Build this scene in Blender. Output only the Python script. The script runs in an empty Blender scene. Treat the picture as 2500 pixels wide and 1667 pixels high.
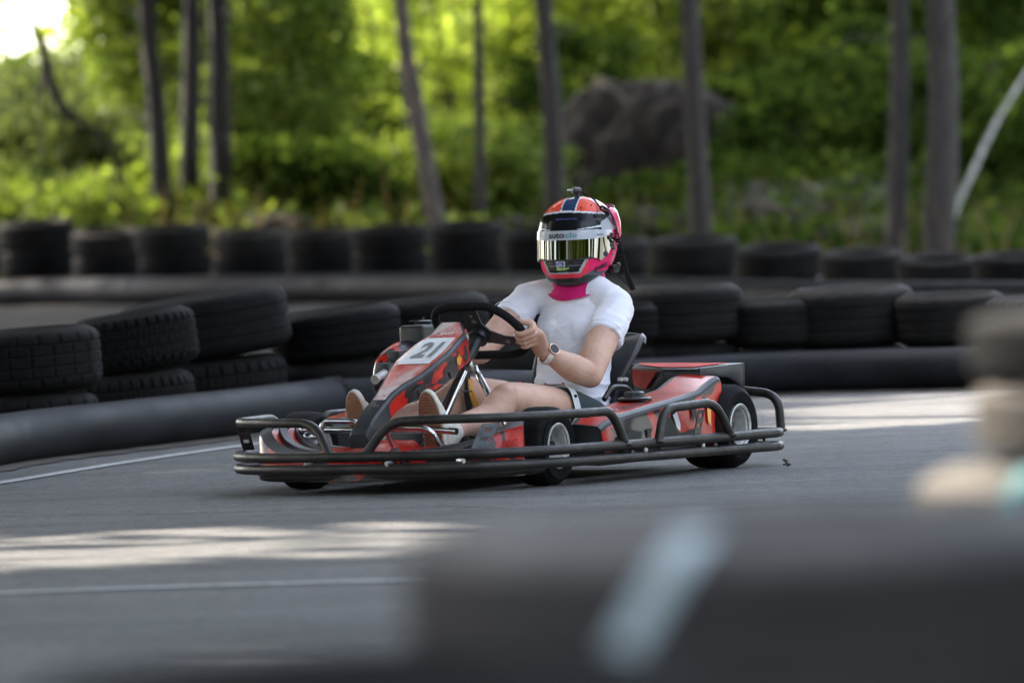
import bpy, bmesh, math, random
import numpy as np
from mathutils import Vector, Matrix, Quaternion, noise
R = math.radians
rnd = random.Random(7)
rng = np.random.default_rng(11)
scn = bpy.context.scene

# ---------------------------------------------------------------- camera
FPX, CAMH, CAMD, YH, ROLL, YAW, KX = 17000., .979, 23.598, 461.6, R(2.22), .522, -.046
PIT = math.atan((833.5 - YH) / FPX)
ORG = Vector((0, -CAMD, CAMH))
def ray(px, py):
    u, v = px - 1250, py - 833.5
    c, s = math.cos(ROLL), math.sin(ROLL)
    X = c * u - s * v; Y = s * u + c * v
    z = -Y / FPX
    return Vector((X / FPX, math.cos(PIT) + z * math.sin(PIT), z * math.cos(PIT) - math.sin(PIT)))
cam = bpy.data.cameras.new('camera')
camo = bpy.data.objects.new('camera', cam); scn.collection.objects.link(camo)
fw = Vector((0, math.cos(PIT), -math.sin(PIT)))
up0 = Vector((0, math.sin(PIT), math.cos(PIT))); rt0 = Vector((1, 0, 0))
c_, s_ = math.cos(ROLL), math.sin(ROLL)
rt = rt0 * c_ - up0 * s_ ; up = rt0 * s_ + up0 * c_
camo.matrix_world = Matrix(((rt.x, up.x, -fw.x, ORG.x), (rt.y, up.y, -fw.y, ORG.y), (rt.z, up.z, -fw.z, ORG.z), (0, 0, 0, 1)))
cam.sensor_width = 36; cam.lens = FPX / 2500 * 36
cam.clip_start = .5; cam.clip_end = 1500
cam.dof.use_dof = True; cam.dof.focus_distance = 23.5; cam.dof.aperture_fstop = 3.9
scn.camera = camo

# ---------------------------------------------------------------- light
SUN = Vector((-.60, .47, .647)).normalized()
w = bpy.data.worlds.new('World'); scn.world = w; w.use_nodes = True
nt = w.node_tree
sky = nt.nodes.new('ShaderNodeTexSky'); sky.sky_type = 'NISHITA'; sky.sun_disc = False
sky.sun_elevation = math.asin(SUN.z); sky.sun_rotation = math.atan2(SUN.x, SUN.y)
sky.air_density = 1.0; sky.dust_density = 2.0
bg = nt.nodes['Background']; bg.inputs[1].default_value = .14
hs = nt.nodes.new('ShaderNodeHueSaturation'); hs.inputs['Saturation'].default_value = .55   # thin white cloud over the blue
nt.links.new(sky.outputs[0], hs.inputs['Color']); nt.links.new(hs.outputs[0], bg.inputs[0])
sl = bpy.data.lights.new('sun', 'SUN'); sl.energy = 2.4; sl.angle = R(.9); sl.color = (1, .9, .76)
so = bpy.data.objects.new('sun', sl); scn.collection.objects.link(so)
so.rotation_euler = SUN.to_track_quat('Z', 'Y').to_euler(); so.location = (-10, 10, 20)
scn.view_settings.view_transform = 'Standard'; scn.view_settings.look = 'None'
scn.view_settings.exposure = 3.1; scn.view_settings.gamma = 1
scn.render.engine = 'CYCLES'
scn.cycles.use_denoising = True
scn.cycles.max_bounces = 8; scn.cycles.transparent_max_bounces = 8
scn.cycles.sample_clamp_indirect = 6

# ---------------------------------------------------------------- helpers
FW = Vector((-math.sin(YAW), -math.cos(YAW), 0)); LF = Vector((math.cos(YAW), -math.sin(YAW), 0))
KROT = math.atan2(FW.y, FW.x)
KMAT = Matrix.Translation((KX, 0, 0)) @ Matrix.Rotation(KROT, 4, 'Z')
def U(px, py, ax, val):
    """kart coordinates (X forward, Y left, Z up) of the point seen at px,py on the kart plane ax = val"""
    r = ray(px, py); o = ORG - Vector((KX, 0, 0))
    ok = Vector((o.dot(FW), o.dot(LF), o.z)); rk = Vector((r.dot(FW), r.dot(LF), r.z))
    i = 'XYZ'.index(ax)
    return ok + rk * ((val - ok[i]) / rk[i])
def G(px, py, z=0.):
    r = ray(px, py); return ORG + r * ((z - CAMH) / r.z)
def W(px, py, d):
    r = ray(px, py); return ORG + r * (d / r.y)

class MB:
    def __init__(s): s.v = []; s.f = []; s.m = []; s.col = None
    def add(s, vs, fs, mi=0):
        b = len(s.v); s.v += [tuple(p) for p in vs]
        s.f += [tuple(b + i for i in f) for f in fs]; s.m += [mi] * len(fs); return b
    def loft(s, rings, closed=True, caps=True, loop=False, mi=0):
        n = len(rings[0]); vs = [p for r in rings for p in r]; fs = []
        k = len(rings); last = k if loop else k - 1
        for i in range(last):
            a, b = i * n, ((i + 1) % k) * n
            for j in range(n if closed else n - 1):
                j2 = (j + 1) % n
                fs.append((a + j, a + j2, b + j2, b + j))
        if caps and closed and not loop:
            fs.append(tuple(reversed(range(n)))); fs.append(tuple((k - 1) * n + j for j in range(n)))
        return s.add(vs, fs, mi)
    def tube(s, pts, r, n=10, closed=False, mi=0, flat=None):
        pts = [Vector(p) for p in pts]; k = len(pts); rings = []
        rr = r if isinstance(r, (list, tuple)) else [r] * k
        N = None
        for i in range(k):
            if closed: t = pts[(i + 1) % k] - pts[i - 1]
            else: t = pts[min(i + 1, k - 1)] - pts[max(i - 1, 0)]
            t.normalize()
            if N is None:
                N = t.cross(Vector((0, 0, 1)));
                if N.length < .1: N = t.cross(Vector((0, 1, 0)))
            N = (N - t * N.dot(t)).normalized(); B = t.cross(N)
            rings.append([pts[i] + (N * math.cos(a) + B * math.sin(a) * (flat or 1)) * rr[i] for a in [2 * math.pi * j / n for j in range(n)]])
        s.loft(rings, True, True, closed, mi)
    def box(s, c, d, mi=0, rot=None):
        c = Vector(c); hx, hy, hz = d[0] / 2, d[1] / 2, d[2] / 2
        vs = [Vector((x * hx, y * hy, z * hz)) for x in (-1, 1) for y in (-1, 1) for z in (-1, 1)]
        if rot: vs = [rot @ p for p in vs]
        s.add([p + c for p in vs], [(0, 1, 3, 2), (4, 6, 7, 5), (0, 4, 5, 1), (2, 3, 7, 6), (0, 2, 6, 4), (1, 5, 7, 3)], mi)
    def prism(s, poly, off, mi=0):
        n = len(poly); off = Vector(off)
        vs = [Vector(p) for p in poly] + [Vector(p) + off for p in poly]
        s.add(vs, [tuple(reversed(range(n))), tuple(range(n, 2 * n))] + [(i, (i + 1) % n, (i + 1) % n + n, i + n) for i in range(n)], mi)
    def lathe(s, prof, c, ax='Y', n=48, mi=0, rings=None):
        c = Vector(c); out = []
        for j in range(n):
            a = 2 * math.pi * j / n; ca, sa = math.cos(a), math.sin(a)
            pr = prof(j) if callable(prof) else prof
            if ax == 'Y': out.append([c + Vector((r * ca, y, r * sa)) for r, y in pr])
            elif ax == 'Z': out.append([c + Vector((r * ca, r * sa, y)) for r, y in pr])
            else: out.append([c + Vector((y, r * ca, r * sa)) for r, y in pr])
        s.loft(out, False, False, True, mi)
    def ell(s, c, r, n=16, m=10, mi=0, rot=None):
        c = Vector(c); rings = []
        for i in range(1, m):
            th = math.pi * i / m
            ring = [Vector((r[0] * math.sin(th) * math.cos(a), r[1] * math.sin(th) * math.sin(a), r[2] * math.cos(th))) for a in [2 * math.pi * j / n for j in range(n)]]
            rings.append([(rot @ p if rot else p) + c for p in ring])
        s.loft(rings, True, True, False, mi)
    def limb(s, pts, rad, n=16, sub=5):
        """organic tapered limb through points, rad: radius or (r_side, r_up)"""
        P = catmull(pts, sub); RR = catmull([Vector((r, r, 0)) if not isinstance(r, tuple) else Vector((r[0], r[1], 0)) for r in rad], sub)
        k = len(P); rings = []; N = None
        for i in range(k):
            t = (P[min(i + 1, k - 1)] - P[max(i - 1, 0)]).normalized()
            if N is None:
                N = t.cross(Vector((0, 0, 1)))
                if N.length < .2: N = Vector((0, 1, 0))
            N = (N - t * N.dot(t)).normalized(); B = t.cross(N)
            rings.append((P[i], t, N, B, RR[i].x, RR[i].y))
        out = []
        def ring(r, sc, off): return [r[0] + r[1] * off + (r[2] * math.cos(a) * r[4] + r[3] * math.sin(a) * r[5]) * sc for a in [2 * math.pi * j / n for j in range(n)]]
        for q in (75, 50, 25): out.append(ring(rings[0], math.cos(R(q)), -math.sin(R(q)) * min(rings[0][4:])))
        for r in rings: out.append(ring(r, 1, 0))
        for q in (25, 50, 75): out.append(ring(rings[-1], math.cos(R(q)), math.sin(R(q)) * min(rings[-1][4:])))
        s.loft(out)
    def build(s, name, mats, parent=None, smooth=40, bevel=0, bseg=2, recalc=True):
        me = bpy.data.meshes.new(name)
        me.from_pydata(s.v, [], s.f); me.update()
        if recalc:
            b = bmesh.new(); b.from_mesh(me); bmesh.ops.recalc_face_normals(b, faces=b.faces); b.to_mesh(me); b.free()
        for m in (mats if isinstance(mats, (list, tuple)) else [mats]): me.materials.append(m)
        me.polygons.foreach_set('material_index', s.m)
        o = bpy.data.objects.new(name, me); scn.collection.objects.link(o)
        if parent: o.parent = parent
        if bevel:
            md = o.modifiers.new('b', 'BEVEL'); md.width = bevel; md.segments = bseg; md.limit_method = 'ANGLE'; md.angle_limit = R(25)
            bake(o)
        if smooth: o.data.polygons.foreach_set('use_smooth', [True] * len(o.data.polygons)); o.data.set_sharp_from_angle(angle=R(smooth))
        return o
def bake(o):
    dg = bpy.context.evaluated_depsgraph_get()
    me = bpy.data.meshes.new_from_object(o.evaluated_get(dg)); old = o.data
    o.modifiers.clear(); o.data = me; me.name = o.name; bpy.data.meshes.remove(old)
def catmull(P, sub=6, closed=False):
    P = [Vector(p) for p in P]; out = []; n = len(P)
    for i in range(n if closed else n - 1):
        if closed: a, b, c, d = P[i - 1], P[i], P[(i + 1) % n], P[(i + 2) % n]
        else: a, b, c, d = P[max(i - 1, 0)], P[i], P[i + 1], P[min(i + 2, n - 1)]
        for k in range(sub):
            t = k / sub
            out.append(.5 * ((2 * b) + (c - a) * t + (2 * a - 5 * b + 4 * c - d) * t * t + (3 * b - a - 3 * c + d) * t ** 3))
    if not closed: out.append(P[-1])
    return out
def fillet(P, r, seg=6, closed=False):
    P = [Vector(p) for p in P]; n = len(P); out = []
    rr = r if isinstance(r, (list, tuple)) else [r] * n
    for i in range(n):
        if not closed and i in (0, n - 1): out.append(P[i]); continue
        a, b, c = P[i - 1], P[i], P[(i + 1) % n]
        d1, d2 = (a - b), (c - b); l = min(rr[i], d1.length * .49, d2.length * .49)
        p, q = b + d1.normalized() * l, b + d2.normalized() * l
        for k in range(seg + 1):
            t = k / seg; out.append(p * (1 - t) ** 2 + b * 2 * t * (1 - t) + q * t * t)
    return out
def tag(o, label, cat, group=None, kind=None):
    if label: o['label'] = label
    if cat: o['category'] = cat
    if group: o['group'] = group
    if kind: o['kind'] = kind
    return o
def empty(name, loc=(0, 0, 0), rotz=0, parent=None):
    o = bpy.data.objects.new(name, None); scn.collection.objects.link(o)
    o.location = loc; o.rotation_euler = (0, 0, rotz); o.empty_display_size = .1
    if parent: o.parent = parent
    return o
def ordn(i): return ['first', 'second', 'third', 'fourth', 'fifth', 'sixth', 'seventh', 'eighth', 'ninth', 'tenth', 'eleventh', 'twelfth', 'thirteenth', 'fourteenth', 'fifteenth', 'sixteenth', 'seventeenth', 'eighteenth', 'nineteenth', 'twentieth'][i]

# ---------------------------------------------------------------- materials
class NT:
    def __init__(s, name):
        s.m = bpy.data.materials.new(name); s.m.use_nodes = True; s.t = s.m.node_tree
        s.b = s.t.nodes['Principled BSDF']; s.out = s.t.nodes['Material Output']; s.tc = None
    def n(s, typ, **kw):
        x = s.t.nodes.new('ShaderNode' + typ)
        for k, v in kw.items():
            if k.startswith('i_'): x.inputs[k[2:].replace('_', ' ')].default_value = v
            else: setattr(x, k, v)
        return x
    def l(s, a, b): s.t.links.new(a, b)
    def co(s):
        if not s.tc: s.tc = s.n('TexCoord')
        return s.tc.outputs['Object']
    def noise(s, scale, detail=4, rough=.55, dist=0, vec=None):
        x = s.n('TexNoise'); x.inputs['Scale'].default_value = scale; x.inputs['Detail'].default_value = detail
        x.inputs['Roughness'].default_value = rough; x.inputs['Distortion'].default_value = dist
        s.l(vec or s.co(), x.inputs['Vector']); return x.outputs[0]
    def ramp(s, fac, stops, interp='LINEAR'):
        x = s.n('ValToRGB'); x.color_ramp.interpolation = interp; e = x.color_ramp.elements
        while len(e) < len(stops): e.new(.5)
        for el, (p, c) in zip(e, stops):
            el.position = p; el.color = (c, c, c, 1) if isinstance(c, (int, float)) else (*c, 1)
        s.l(fac, x.inputs[0]); return x.outputs[0]
    def mix(s, fac, a, b, mode='MIX'):
        x = s.n('Mix'); x.data_type = 'RGBA'; x.blend_type = mode; x.clamp_factor = True
        for sock, v in ((x.inputs[0], fac), (x.inputs[6], a), (x.inputs[7], b)):
            if isinstance(v, (int, float)): sock.default_value = v
            elif isinstance(v, tuple): sock.default_value = (*v, 1)
            else: s.l(v, sock)
        return x.outputs[2]
    def math(s, op, a, b=0., c=0.):
        x = s.n('Math'); x.operation = op
        for sock, v in zip(x.inputs, (a, b, c)):
            if isinstance(v, (int, float)): sock.default_value = v
            else: s.l(v, sock)
        return x.outputs[0]
    def bump(s, h, strength=.3, dist=.01):
        x = s.n('Bump'); x.inputs['Strength'].default_value = strength; x.inputs['Distance'].default_value = dist
        s.l(h, x.inputs['Height']); s.l(x.outputs[0], s.b.inputs['Normal'])
    def set(s, **kw):
        for k, v in kw.items():
            sock = s.b.inputs[{'color': 'Base Color', 'rough': 'Roughness', 'metal': 'Metallic', 'coat': 'Coat Weight', 'spec': 'Specular IOR Level', 'sheen': 'Sheen Weight'}.get(k, k)]
            if isinstance(v, tuple): sock.default_value = (*v, 1)
            elif isinstance(v, (int, float)): sock.default_value = v
            else: s.l(v, sock)
        return s.m
def simple(name, col, rough=.5, metal=0, var=.25, scale=30, bump=.0, **kw):
    t = NT(name); n = t.noise(scale, 3)
    a = tuple(c * (1 - var) for c in col); b = tuple(min(1, c * (1 + var)) for c in col)
    t.set(color=t.mix(t.ramp(n, [(.3, 0), (.7, 1)]), a, b), rough=rough, metal=metal, **kw)
    if bump: t.bump(t.noise(scale * 3, 3), bump, .003)
    return t.m

def mat_asphalt():
    t = NT('asphalt')
    big = t.noise(.35, 4, .6); mid = t.noise(3, 5, .65); fine = t.noise(110, 3, .7)
    vo = t.n('TexVoronoi'); vo.inputs['Scale'].default_value = 75; t.l(t.co(), vo.inputs['Vector'])
    c = t.mix(t.ramp(big, [(.3, 0), (.7, 1)]), (.142, .139, .140), (.190, .184, .180))
    c = t.mix(t.math('MULTIPLY', t.ramp(mid, [(.4, 0), (.75, 1)]), .5), c, (.145, .138, .13))
    c = t.mix(t.math('MULTIPLY', t.ramp(fine, [(.35, 1), (.5, 0)]), .6), c, (.038, .038, .040))
    st = t.ramp(vo.outputs['Distance'], [(.05, 1), (.22, 0)])
    stc = t.n('TexVoronoi'); stc.inputs['Scale'].default_value = 75; t.l(t.co(), stc.inputs['Vector'])
    sel = t.ramp(t.n('SeparateColor').outputs[0], [(0, 0), (1, 1)])
    sc = t.n('SeparateColor'); t.l(stc.outputs['Color'], sc.inputs[0])
    pick = t.ramp(sc.outputs[0], [(.55, 0), (.62, 1)])
    c = t.mix(t.math('MULTIPLY', st, t.math('MULTIPLY', pick, .75)), c, (.36, .35, .33))
    gr = t.noise(19, 8, .85); c = t.mix(t.ramp(gr, [(.36, .62), (.5, 0)]), c, (.035, .035, .037)); c = t.mix(t.ramp(gr, [(.5, 0), (.66, .6)]), c, (.26, .25, .24))
    # tyre-rubbered driving line (a real dark polish worn into the surface)
    mp = t.n('Mapping'); mp.inputs['Scale'].default_value = (.18, 1.3, 1); mp.inputs['Rotation'].default_value = (0, 0, .12); t.l(t.co(), mp.inputs[0])
    st2 = t.noise(1.2, 3, .5, 0, mp.outputs[0])
    c = t.mix(t.math('MULTIPLY', t.ramp(st2, [(.45, 0), (.7, 1)]), .45), c, (.050, .050, .053))
    t.set(color=c, rough=t.ramp(mid, [(.3, .72), (.7, .95)]), spec=.35)
    h = t.math('ADD', t.math('MULTIPLY', fine, .6), t.math('MULTIPLY', vo.outputs['Distance'], -.8))
    t.bump(t.math('ADD', h, gr), .8, .012); return t.m
def mat_dirt():
    t = NT('dusty_ground'); n = t.noise(6, 6, .7); f = t.noise(60, 3)
    c = t.mix(t.ramp(n, [(.35, 0), (.65, 1)]), (.055, .045, .038), (.12, .10, .08))
    c = t.mix(t.ramp(f, [(.6, 0), (.75, .6)]), c, (.2, .17, .13))
    t.set(color=c, rough=.95); t.bump(f, .8, .01); return t.m
def mat_forest():
    t = NT('forest_floor'); n = t.noise(1.3, 6, .65); f = t.noise(9, 4)
    c = t.mix(t.ramp(n, [(.38, 0), (.55, 1)]), (.022, .014, .008), (.020, .026, .006))
    c = t.mix(t.ramp(f, [(.55, 0), (.75, 1)]), c, (.055, .036, .018))
    t.set(color=c, rough=.95); t.bump(f, .8, .08); return t.m
def mat_rubber(name, dust=.3, base=(.0048, .0050, .0058), dustc=(.060, .053, .045), sp=.09):
    t = NT(name); n = t.noise(5, 5, .65); f = t.noise(70, 3)
    g = t.n('NewGeometry'); sx = t.n('SeparateXYZ'); t.l(g.outputs['Normal'], sx.inputs[0])
    upf = t.ramp(sx.outputs[2], [(.35, .25), (.95, 1)])
    k = t.math('MULTIPLY', t.math('MULTIPLY', t.ramp(n, [(.3, .2), (.7, 1)]), upf), dust)
    oi0 = t.n('ObjectInfo'); k = t.math('MULTIPLY', k, t.math('ADD', t.math('MULTIPLY', oi0.outputs['Random'], 1.3), .35))
    c = t.mix(k, base, dustc)
    c = t.mix(t.math('MULTIPLY', t.ramp(f, [(.55, 0), (.7, 1)]), .15), c, (.09, .085, .08))
    oi = t.n('ObjectInfo')
    c = t.mix(t.math('MULTIPLY', oi.outputs['Random'], .35), c, tuple(1.8 * q for q in base))
    t.set(color=c, rough=t.ramp(n, [(.3, .65), (.7, .9)]), spec=sp); t.bump(t.noise(120, 3), .25, .002); return t.m
def mat_pipe(k=1., sp=.10):
    t = NT('barrier_plastic'); n = t.noise(3, 5, .6)
    mp = t.n('Mapping'); mp.inputs['Scale'].default_value = (1.2, 22, 22); t.l(t.co(), mp.inputs[0])
    sc = t.noise(4, 5, .7, 0, mp.outputs[0])
    c = t.mix(t.ramp(n, [(.35, 0), (.7, 1)]), (.009 * k, .0092 * k, .0115 * k), (.022 * k, .022 * k, .027 * k))
    c = t.mix(t.math('MULTIPLY', t.ramp(sc, [(.58, 0), (.75, 1)]), .5), c, (.10 * k, .098 * k, .095 * k))
    t.set(color=c, rough=t.ramp(n, [(.3, .5), (.7, .7)]), spec=sp); t.bump(sc, .15, .003); return t.m
def mat_bar():
    t = NT('worn_black_steel'); n = t.noise(9, 5, .7); f = t.noise(40, 4, .7)
    mp = t.n('Mapping'); mp.inputs['Scale'].default_value = (6, 6, 60); t.l(t.co(), mp.inputs[0])
    sc = t.noise(2, 4, .7, 0, mp.outputs[0])
    c = t.mix(t.ramp(n, [(.4, 0), (.75, 1)]), (.013, .012, .011), (.050, .041, .033))
    c = t.mix(t.math('MULTIPLY', t.ramp(sc, [(.58, 0), (.7, 1)]), .55), c, (.10, .09, .08))
    c = t.mix(t.math('MULTIPLY', t.ramp(f, [(.66, 0), (.74, 1)]), .5), c, (.22, .2, .18))
    t.set(color=c, rough=t.ramp(f, [(.3, .34), (.7, .6)]), spec=.5, metal=.1); t.bump(f, .15, .002); return t.m
def mat_graphic(name='printed_red_graphic', seed=0., dark=.5):
    """red vinyl wrap with black splashes, pale smoke and orange flame patches"""
    t = NT(name)
    mp = t.n('Mapping'); mp.inputs['Location'].default_value = (seed, seed * .7, seed * .3); t.l(t.co(), mp.inputs[0]); v = mp.outputs[0]
    a = t.noise(7, 3, .55, 1.2, v); b = t.noise(11, 4, .6, 1.5, v); d = t.noise(3.2, 2, .5, .4, v); e = t.noise(26, 4, .6, .6, v)
    c = t.mix(t.ramp(b, [(.35, 0), (.65, 1)]), (.40, .008, .007), (.62, .030, .016))
    c = t.mix(t.math('MULTIPLY', t.ramp(e, [(.5, 0), (.75, 1)]), .5), c, (.30, .008, .010))
    c = t.mix(t.ramp(d, [(.66, 0), (.76, .6 if dark > .52 else .2)]), c, (.72, .30, .26))
    c = t.mix(t.ramp(a, [(dark, 0), (dark + .025, 1)]), c, (.022, .016, .020))
    t.set(color=c, rough=.33, spec=.35, coat=.18 if dark < .6 else .5); t.b.inputs['Coat Roughness'].default_value = .15
    sc = t.noise(60, 3, .7); t.bump(sc, .04, .002); return t.m
def mat_leaf(name, c1, c2, c3, tr=.5, gls=.015):
    t = NT(name); g = t.n('NewGeometry')
    c = t.ramp(g.outputs['Random Per Island'], [(0, c1), (.55, c2), (1, c3)])
    d = t.n('BsdfDiffuse'); q = t.n('BsdfTranslucent'); m = t.n('MixShader'); m.inputs[0].default_value = tr
    t.l(c, d.inputs[0]); t.l(t.mix(1., c, (.95, 1.0, .55), 'MULTIPLY'), q.inputs[0])
    gl = t.n('BsdfGlossy'); gl.inputs['Roughness'].default_value = .45; gl.inputs[0].default_value = (.6, .6, .6, 1)
    m2 = t.n('MixShader'); m2.inputs[0].default_value = gls
    t.l(d.outputs[0], m.inputs[1]); t.l(q.outputs[0], m.inputs[2]); t.l(m.outputs[0], m2.inputs[1]); t.l(gl.outputs[0], m2.inputs[2])
    t.l(m2.outputs[0], t.out.inputs[0]); t.t.nodes.remove(t.b); return t.m
def mat_bark(name, a, b):
    t = NT(name); mp = t.n('Mapping'); mp.inputs['Scale'].default_value = (1, 1, .25); t.l(t.co(), mp.inputs[0])
    n = t.noise(16, 5, .7, 0, mp.outputs[0])
    t.set(color=t.mix(t.ramp(n, [(.35, 0), (.65, 1)]), a, b), rough=.92); t.bump(n, .8, .03); return t.m
def mat_vcol(name, rough=.2, coat=.6, spec=.5):
    t = NT(name); a = t.n('VertexColor'); a.layer_name = 'paint'
    t.set(color=a.outputs[0], rough=rough, coat=coat, spec=spec); t.b.inputs['Coat Roughness'].default_value = .04; return t.m

M = {}
M['asphalt'] = mat_asphalt(); M['dirt'] = mat_dirt(); M['forest'] = mat_forest()
M['rubber'] = mat_rubber('old_tyre_rubber', .42); M['rubber_far'] = mat_rubber('darkened_tyre_rubber', .25, (.0030, .0032, .0038), sp=.03); M['rubber_fartop'] = mat_rubber('darkened_dusty_rubber', .8, (.0035, .0036, .0040), (.08, .07, .06), sp=.03); M['rubber_near'] = mat_rubber('lit_grey_dusty_rubber', 1.3, (.016, .0155, .016), (.12, .11, .10)); M['rubber2'] = mat_rubber('dusty_tyre_rubber', .9)  # far copies darkened against bright sky; rubber_near lightened for the lit tyre top
M['rubber_pale'] = mat_rubber('sunlit_beige_tyre_rubber', 1.6, (.05, .046, .042), (.17, .15, .125))  # dusty beige with the sunlight on these tyres put into the colour
M['kart_rubber'] = mat_rubber('slick_tyre_rubber', .15, (.010, .010, .011))
M['pipe'] = mat_pipe(); M['pipe_dark'] = mat_pipe(.5, .02); M['bar'] = mat_bar()  # pipe_dark: same plastic darkened and dulled against sky glare at the far wall
M['red'] = mat_graphic('printed_red_graphic', 0, .56); M['red_dark'] = mat_graphic('printed_red_black_graphic', 3.1, .50); M['red_top'] = mat_graphic('printed_red_top_graphic', 5.3, .66)
M['plastic'] = simple('black_moulded_plastic', (.022, .023, .026), .42, 0, .3, 20, .05, spec=.5)
M['plastic_grey'] = simple('scuffed_grey_plastic', (.030, .031, .036), .42, 0, .4, 14, .05, spec=.5)
M['chrome'] = simple('chromed_steel', (.60, .60, .62), .2, 1, .1, 40)
M['steel'] = simple('zinc_plated_steel', (.42, .42, .43), .3, 1, .3, 40)
M['dark_steel'] = simple('dark_greased_steel', (.05, .05, .052), .4, .6, .4, 30)
M['alu'] = simple('dusty_cast_aluminium', (.50, .49, .47), .5, .35, .3, 25, .05)
M['white'] = simple('white_vinyl', (.72, .72, .74), .3, 0, .06, 12)
M['black_ink'] = simple('black_vinyl', (.018, .018, .02), .5, 0, .1, 12)
M['grey_ink'] = simple('faded_grey_vinyl', (.16, .16, .17), .35, 0, .1, 12)
M['line'] = simple('worn_white_road_paint', (.42, .42, .42), .8, 0, .35, 25, .1)
M['yellow'] = simple('yellow_cable_sheath', (.62, .28, .02), .4)
M['panel_red'] = simple('red_wrap_film', (.55, .05, .04), .6, 0, .35, 7, spec=.15); M['flame'] = simple('orange_vinyl', (.75, .30, .03), .3)
M['teal_ink'] = simple('teal_paint', (.05, .27, .27), .6, 0, .1)
M['blue_paint'] = simple('faded_pale_blue_paint', (.27, .32, .33), .6, 0, .12)
def mat_skin():
    t = NT('skin'); n = t.noise(14, 3); f = t.noise(260, 2)
    c = t.mix(t.ramp(n, [(.3, 0), (.7, 1)]), (.55, .31, .23), (.67, .43, .33)); n2 = t.noise(38, 4, .6); c = t.mix(t.ramp(n2, [(.52, 0), (.75, .35)]), c, (.58, .27, .20)); n3 = t.noise(75, 2, .5); c = t.mix(t.ramp(n3, [(.76, 0), (.79, .7)]), c, (.22, .10, .06))
    t.set(color=c, rough=.48, spec=.4); t.b.inputs['Subsurface Weight'].default_value = .12
    t.b.inputs['Subsurface Radius'].default_value = (.012, .005, .003); t.b.inputs['Subsurface Scale'].default_value = .6
    t.bump(f, .06, .001); return t.m
M['skin'] = mat_skin()
def mat_cloth(name, col, wr=1.):
    t = NT(name)
    mp = t.n('Mapping'); mp.inputs['Scale'].default_value = (1, 1, 1.6); mp.inputs['Rotation'].default_value = (.5, .6, .2); t.l(t.co(), mp.inputs[0])
    a = t.noise(9, 3, .5, .9, mp.outputs[0]); b = t.noise(900, 2)
    t.set(color=t.mix(t.ramp(a, [(.3, 0), (.7, 1)]), tuple(c * .95 for c in col), col), rough=.9, spec=.15, sheen=.2)
    t.bump(t.math('ADD', a, t.math('MULTIPLY', b, .02)), .5 * wr, .02); return t.m
M['shirt'] = mat_cloth('white_cotton', (.86, .85, .93), .8)
M['shorts'] = mat_cloth('dark_teal_cotton', (.030, .050, .056), .4)
M['pinkcloth'] = mat_cloth('magenta_fleece', (.62, .012, .15), .5)
M['strap'] = simple('beige_webbing', (.50, .38, .24), .8)
M['gum'] = simple('gum_rubber_sole', (.30, .135, .072), .6, 0, .12)
M['canvas'] = simple('cream_canvas', (.62, .57, .50), .8)
M['lace'] = simple('white_laces', (.75, .74, .76), .8)
M['watchband'] = simple('pale_silicone', (.70, .66, .62), .5); M['rosegold'] = simple('rose_gold', (.75, .50, .38), .25, 1)
M['glass_dark'] = simple('dark_watch_glass', (.006, .004, .004), .35, 0, .1)
M['paint'] = mat_vcol('helmet_gloss_paint', .2, .06, .3)
def mat_visor():
    t = NT('gold_mirror_visor'); t.set(color=(.16, .158, .145), rough=.035, metal=1.); return t.m
M['visor'] = mat_visor()
M['visor_white'] = simple('visor_sunstrip_film', (.50, .52, .58), .2, 0, .04)
M['pink_gloss'] = simple('pink_gloss_shell', (.80, .03, .15), .2, 0, .06, 12, coat=.6)
M['rock'] = None
def mat_rock():
    t = NT('mossy_rock'); n = t.noise(1.6, 6, .7); f = t.noise(7, 5, .7)
    g = t.n('NewGeometry'); sx = t.n('SeparateXYZ'); t.l(g.outputs['Normal'], sx.inputs[0])
    c = t.mix(t.ramp(f, [(.35, 0), (.7, 1)]), (.006, .003, .001), (.019, .009, .0035))
    mo = t.math('MULTIPLY', t.ramp(sx.outputs[2], [(.35, 0), (.8, 1)]), t.ramp(n, [(.4, .2), (.6, 1)]))
    c = t.mix(mo, c, (.030, .017, .008))
    t.set(color=c, rough=.95); t.bump(f, .9, .12); return t.m
M['rock'] = mat_rock()
M['bark_dark'] = mat_bark('dark_pine_bark', (.008, .0055, .004), (.021, .015, .012))
M['bark_grey'] = mat_bark('grey_pine_bark', (.016, .012, .010), (.040, .031, .026))
M['bark_red'] = mat_bark('reddish_pine_bark', (.045, .034, .028), (.125, .094, .08))
M['birch'] = mat_bark('pale_birch_bark', (.16, .15, .14), (.50, .48, .45))
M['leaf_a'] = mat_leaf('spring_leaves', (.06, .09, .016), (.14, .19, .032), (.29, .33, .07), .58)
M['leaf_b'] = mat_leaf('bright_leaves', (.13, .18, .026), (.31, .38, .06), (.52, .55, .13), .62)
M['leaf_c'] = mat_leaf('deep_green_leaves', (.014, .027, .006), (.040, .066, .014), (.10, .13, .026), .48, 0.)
M['leaf_d'] = mat_leaf('grey_green_leaves', (.05, .065, .025), (.09, .11, .04), (.15, .17, .06), .5)
M['needles'] = mat_leaf('pine_needles', (.012, .026, .010), (.024, .042, .014), (.04, .06, .02), .3)
M['grass_m'] = mat_leaf('meadow_blades', (.02, .035, .006), (.045, .06, .010), (.08, .085, .015), .35, 0.)
M['dry'] = mat_leaf('dry_straw', (.10, .065, .03), (.17, .115, .06), (.30, .22, .13), .3, 0.)
M['moss'] = mat_leaf('moss_tufts', (.030, .030, .005), (.060, .058, .008), (.10, .09, .012), .2, 0.)

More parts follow.
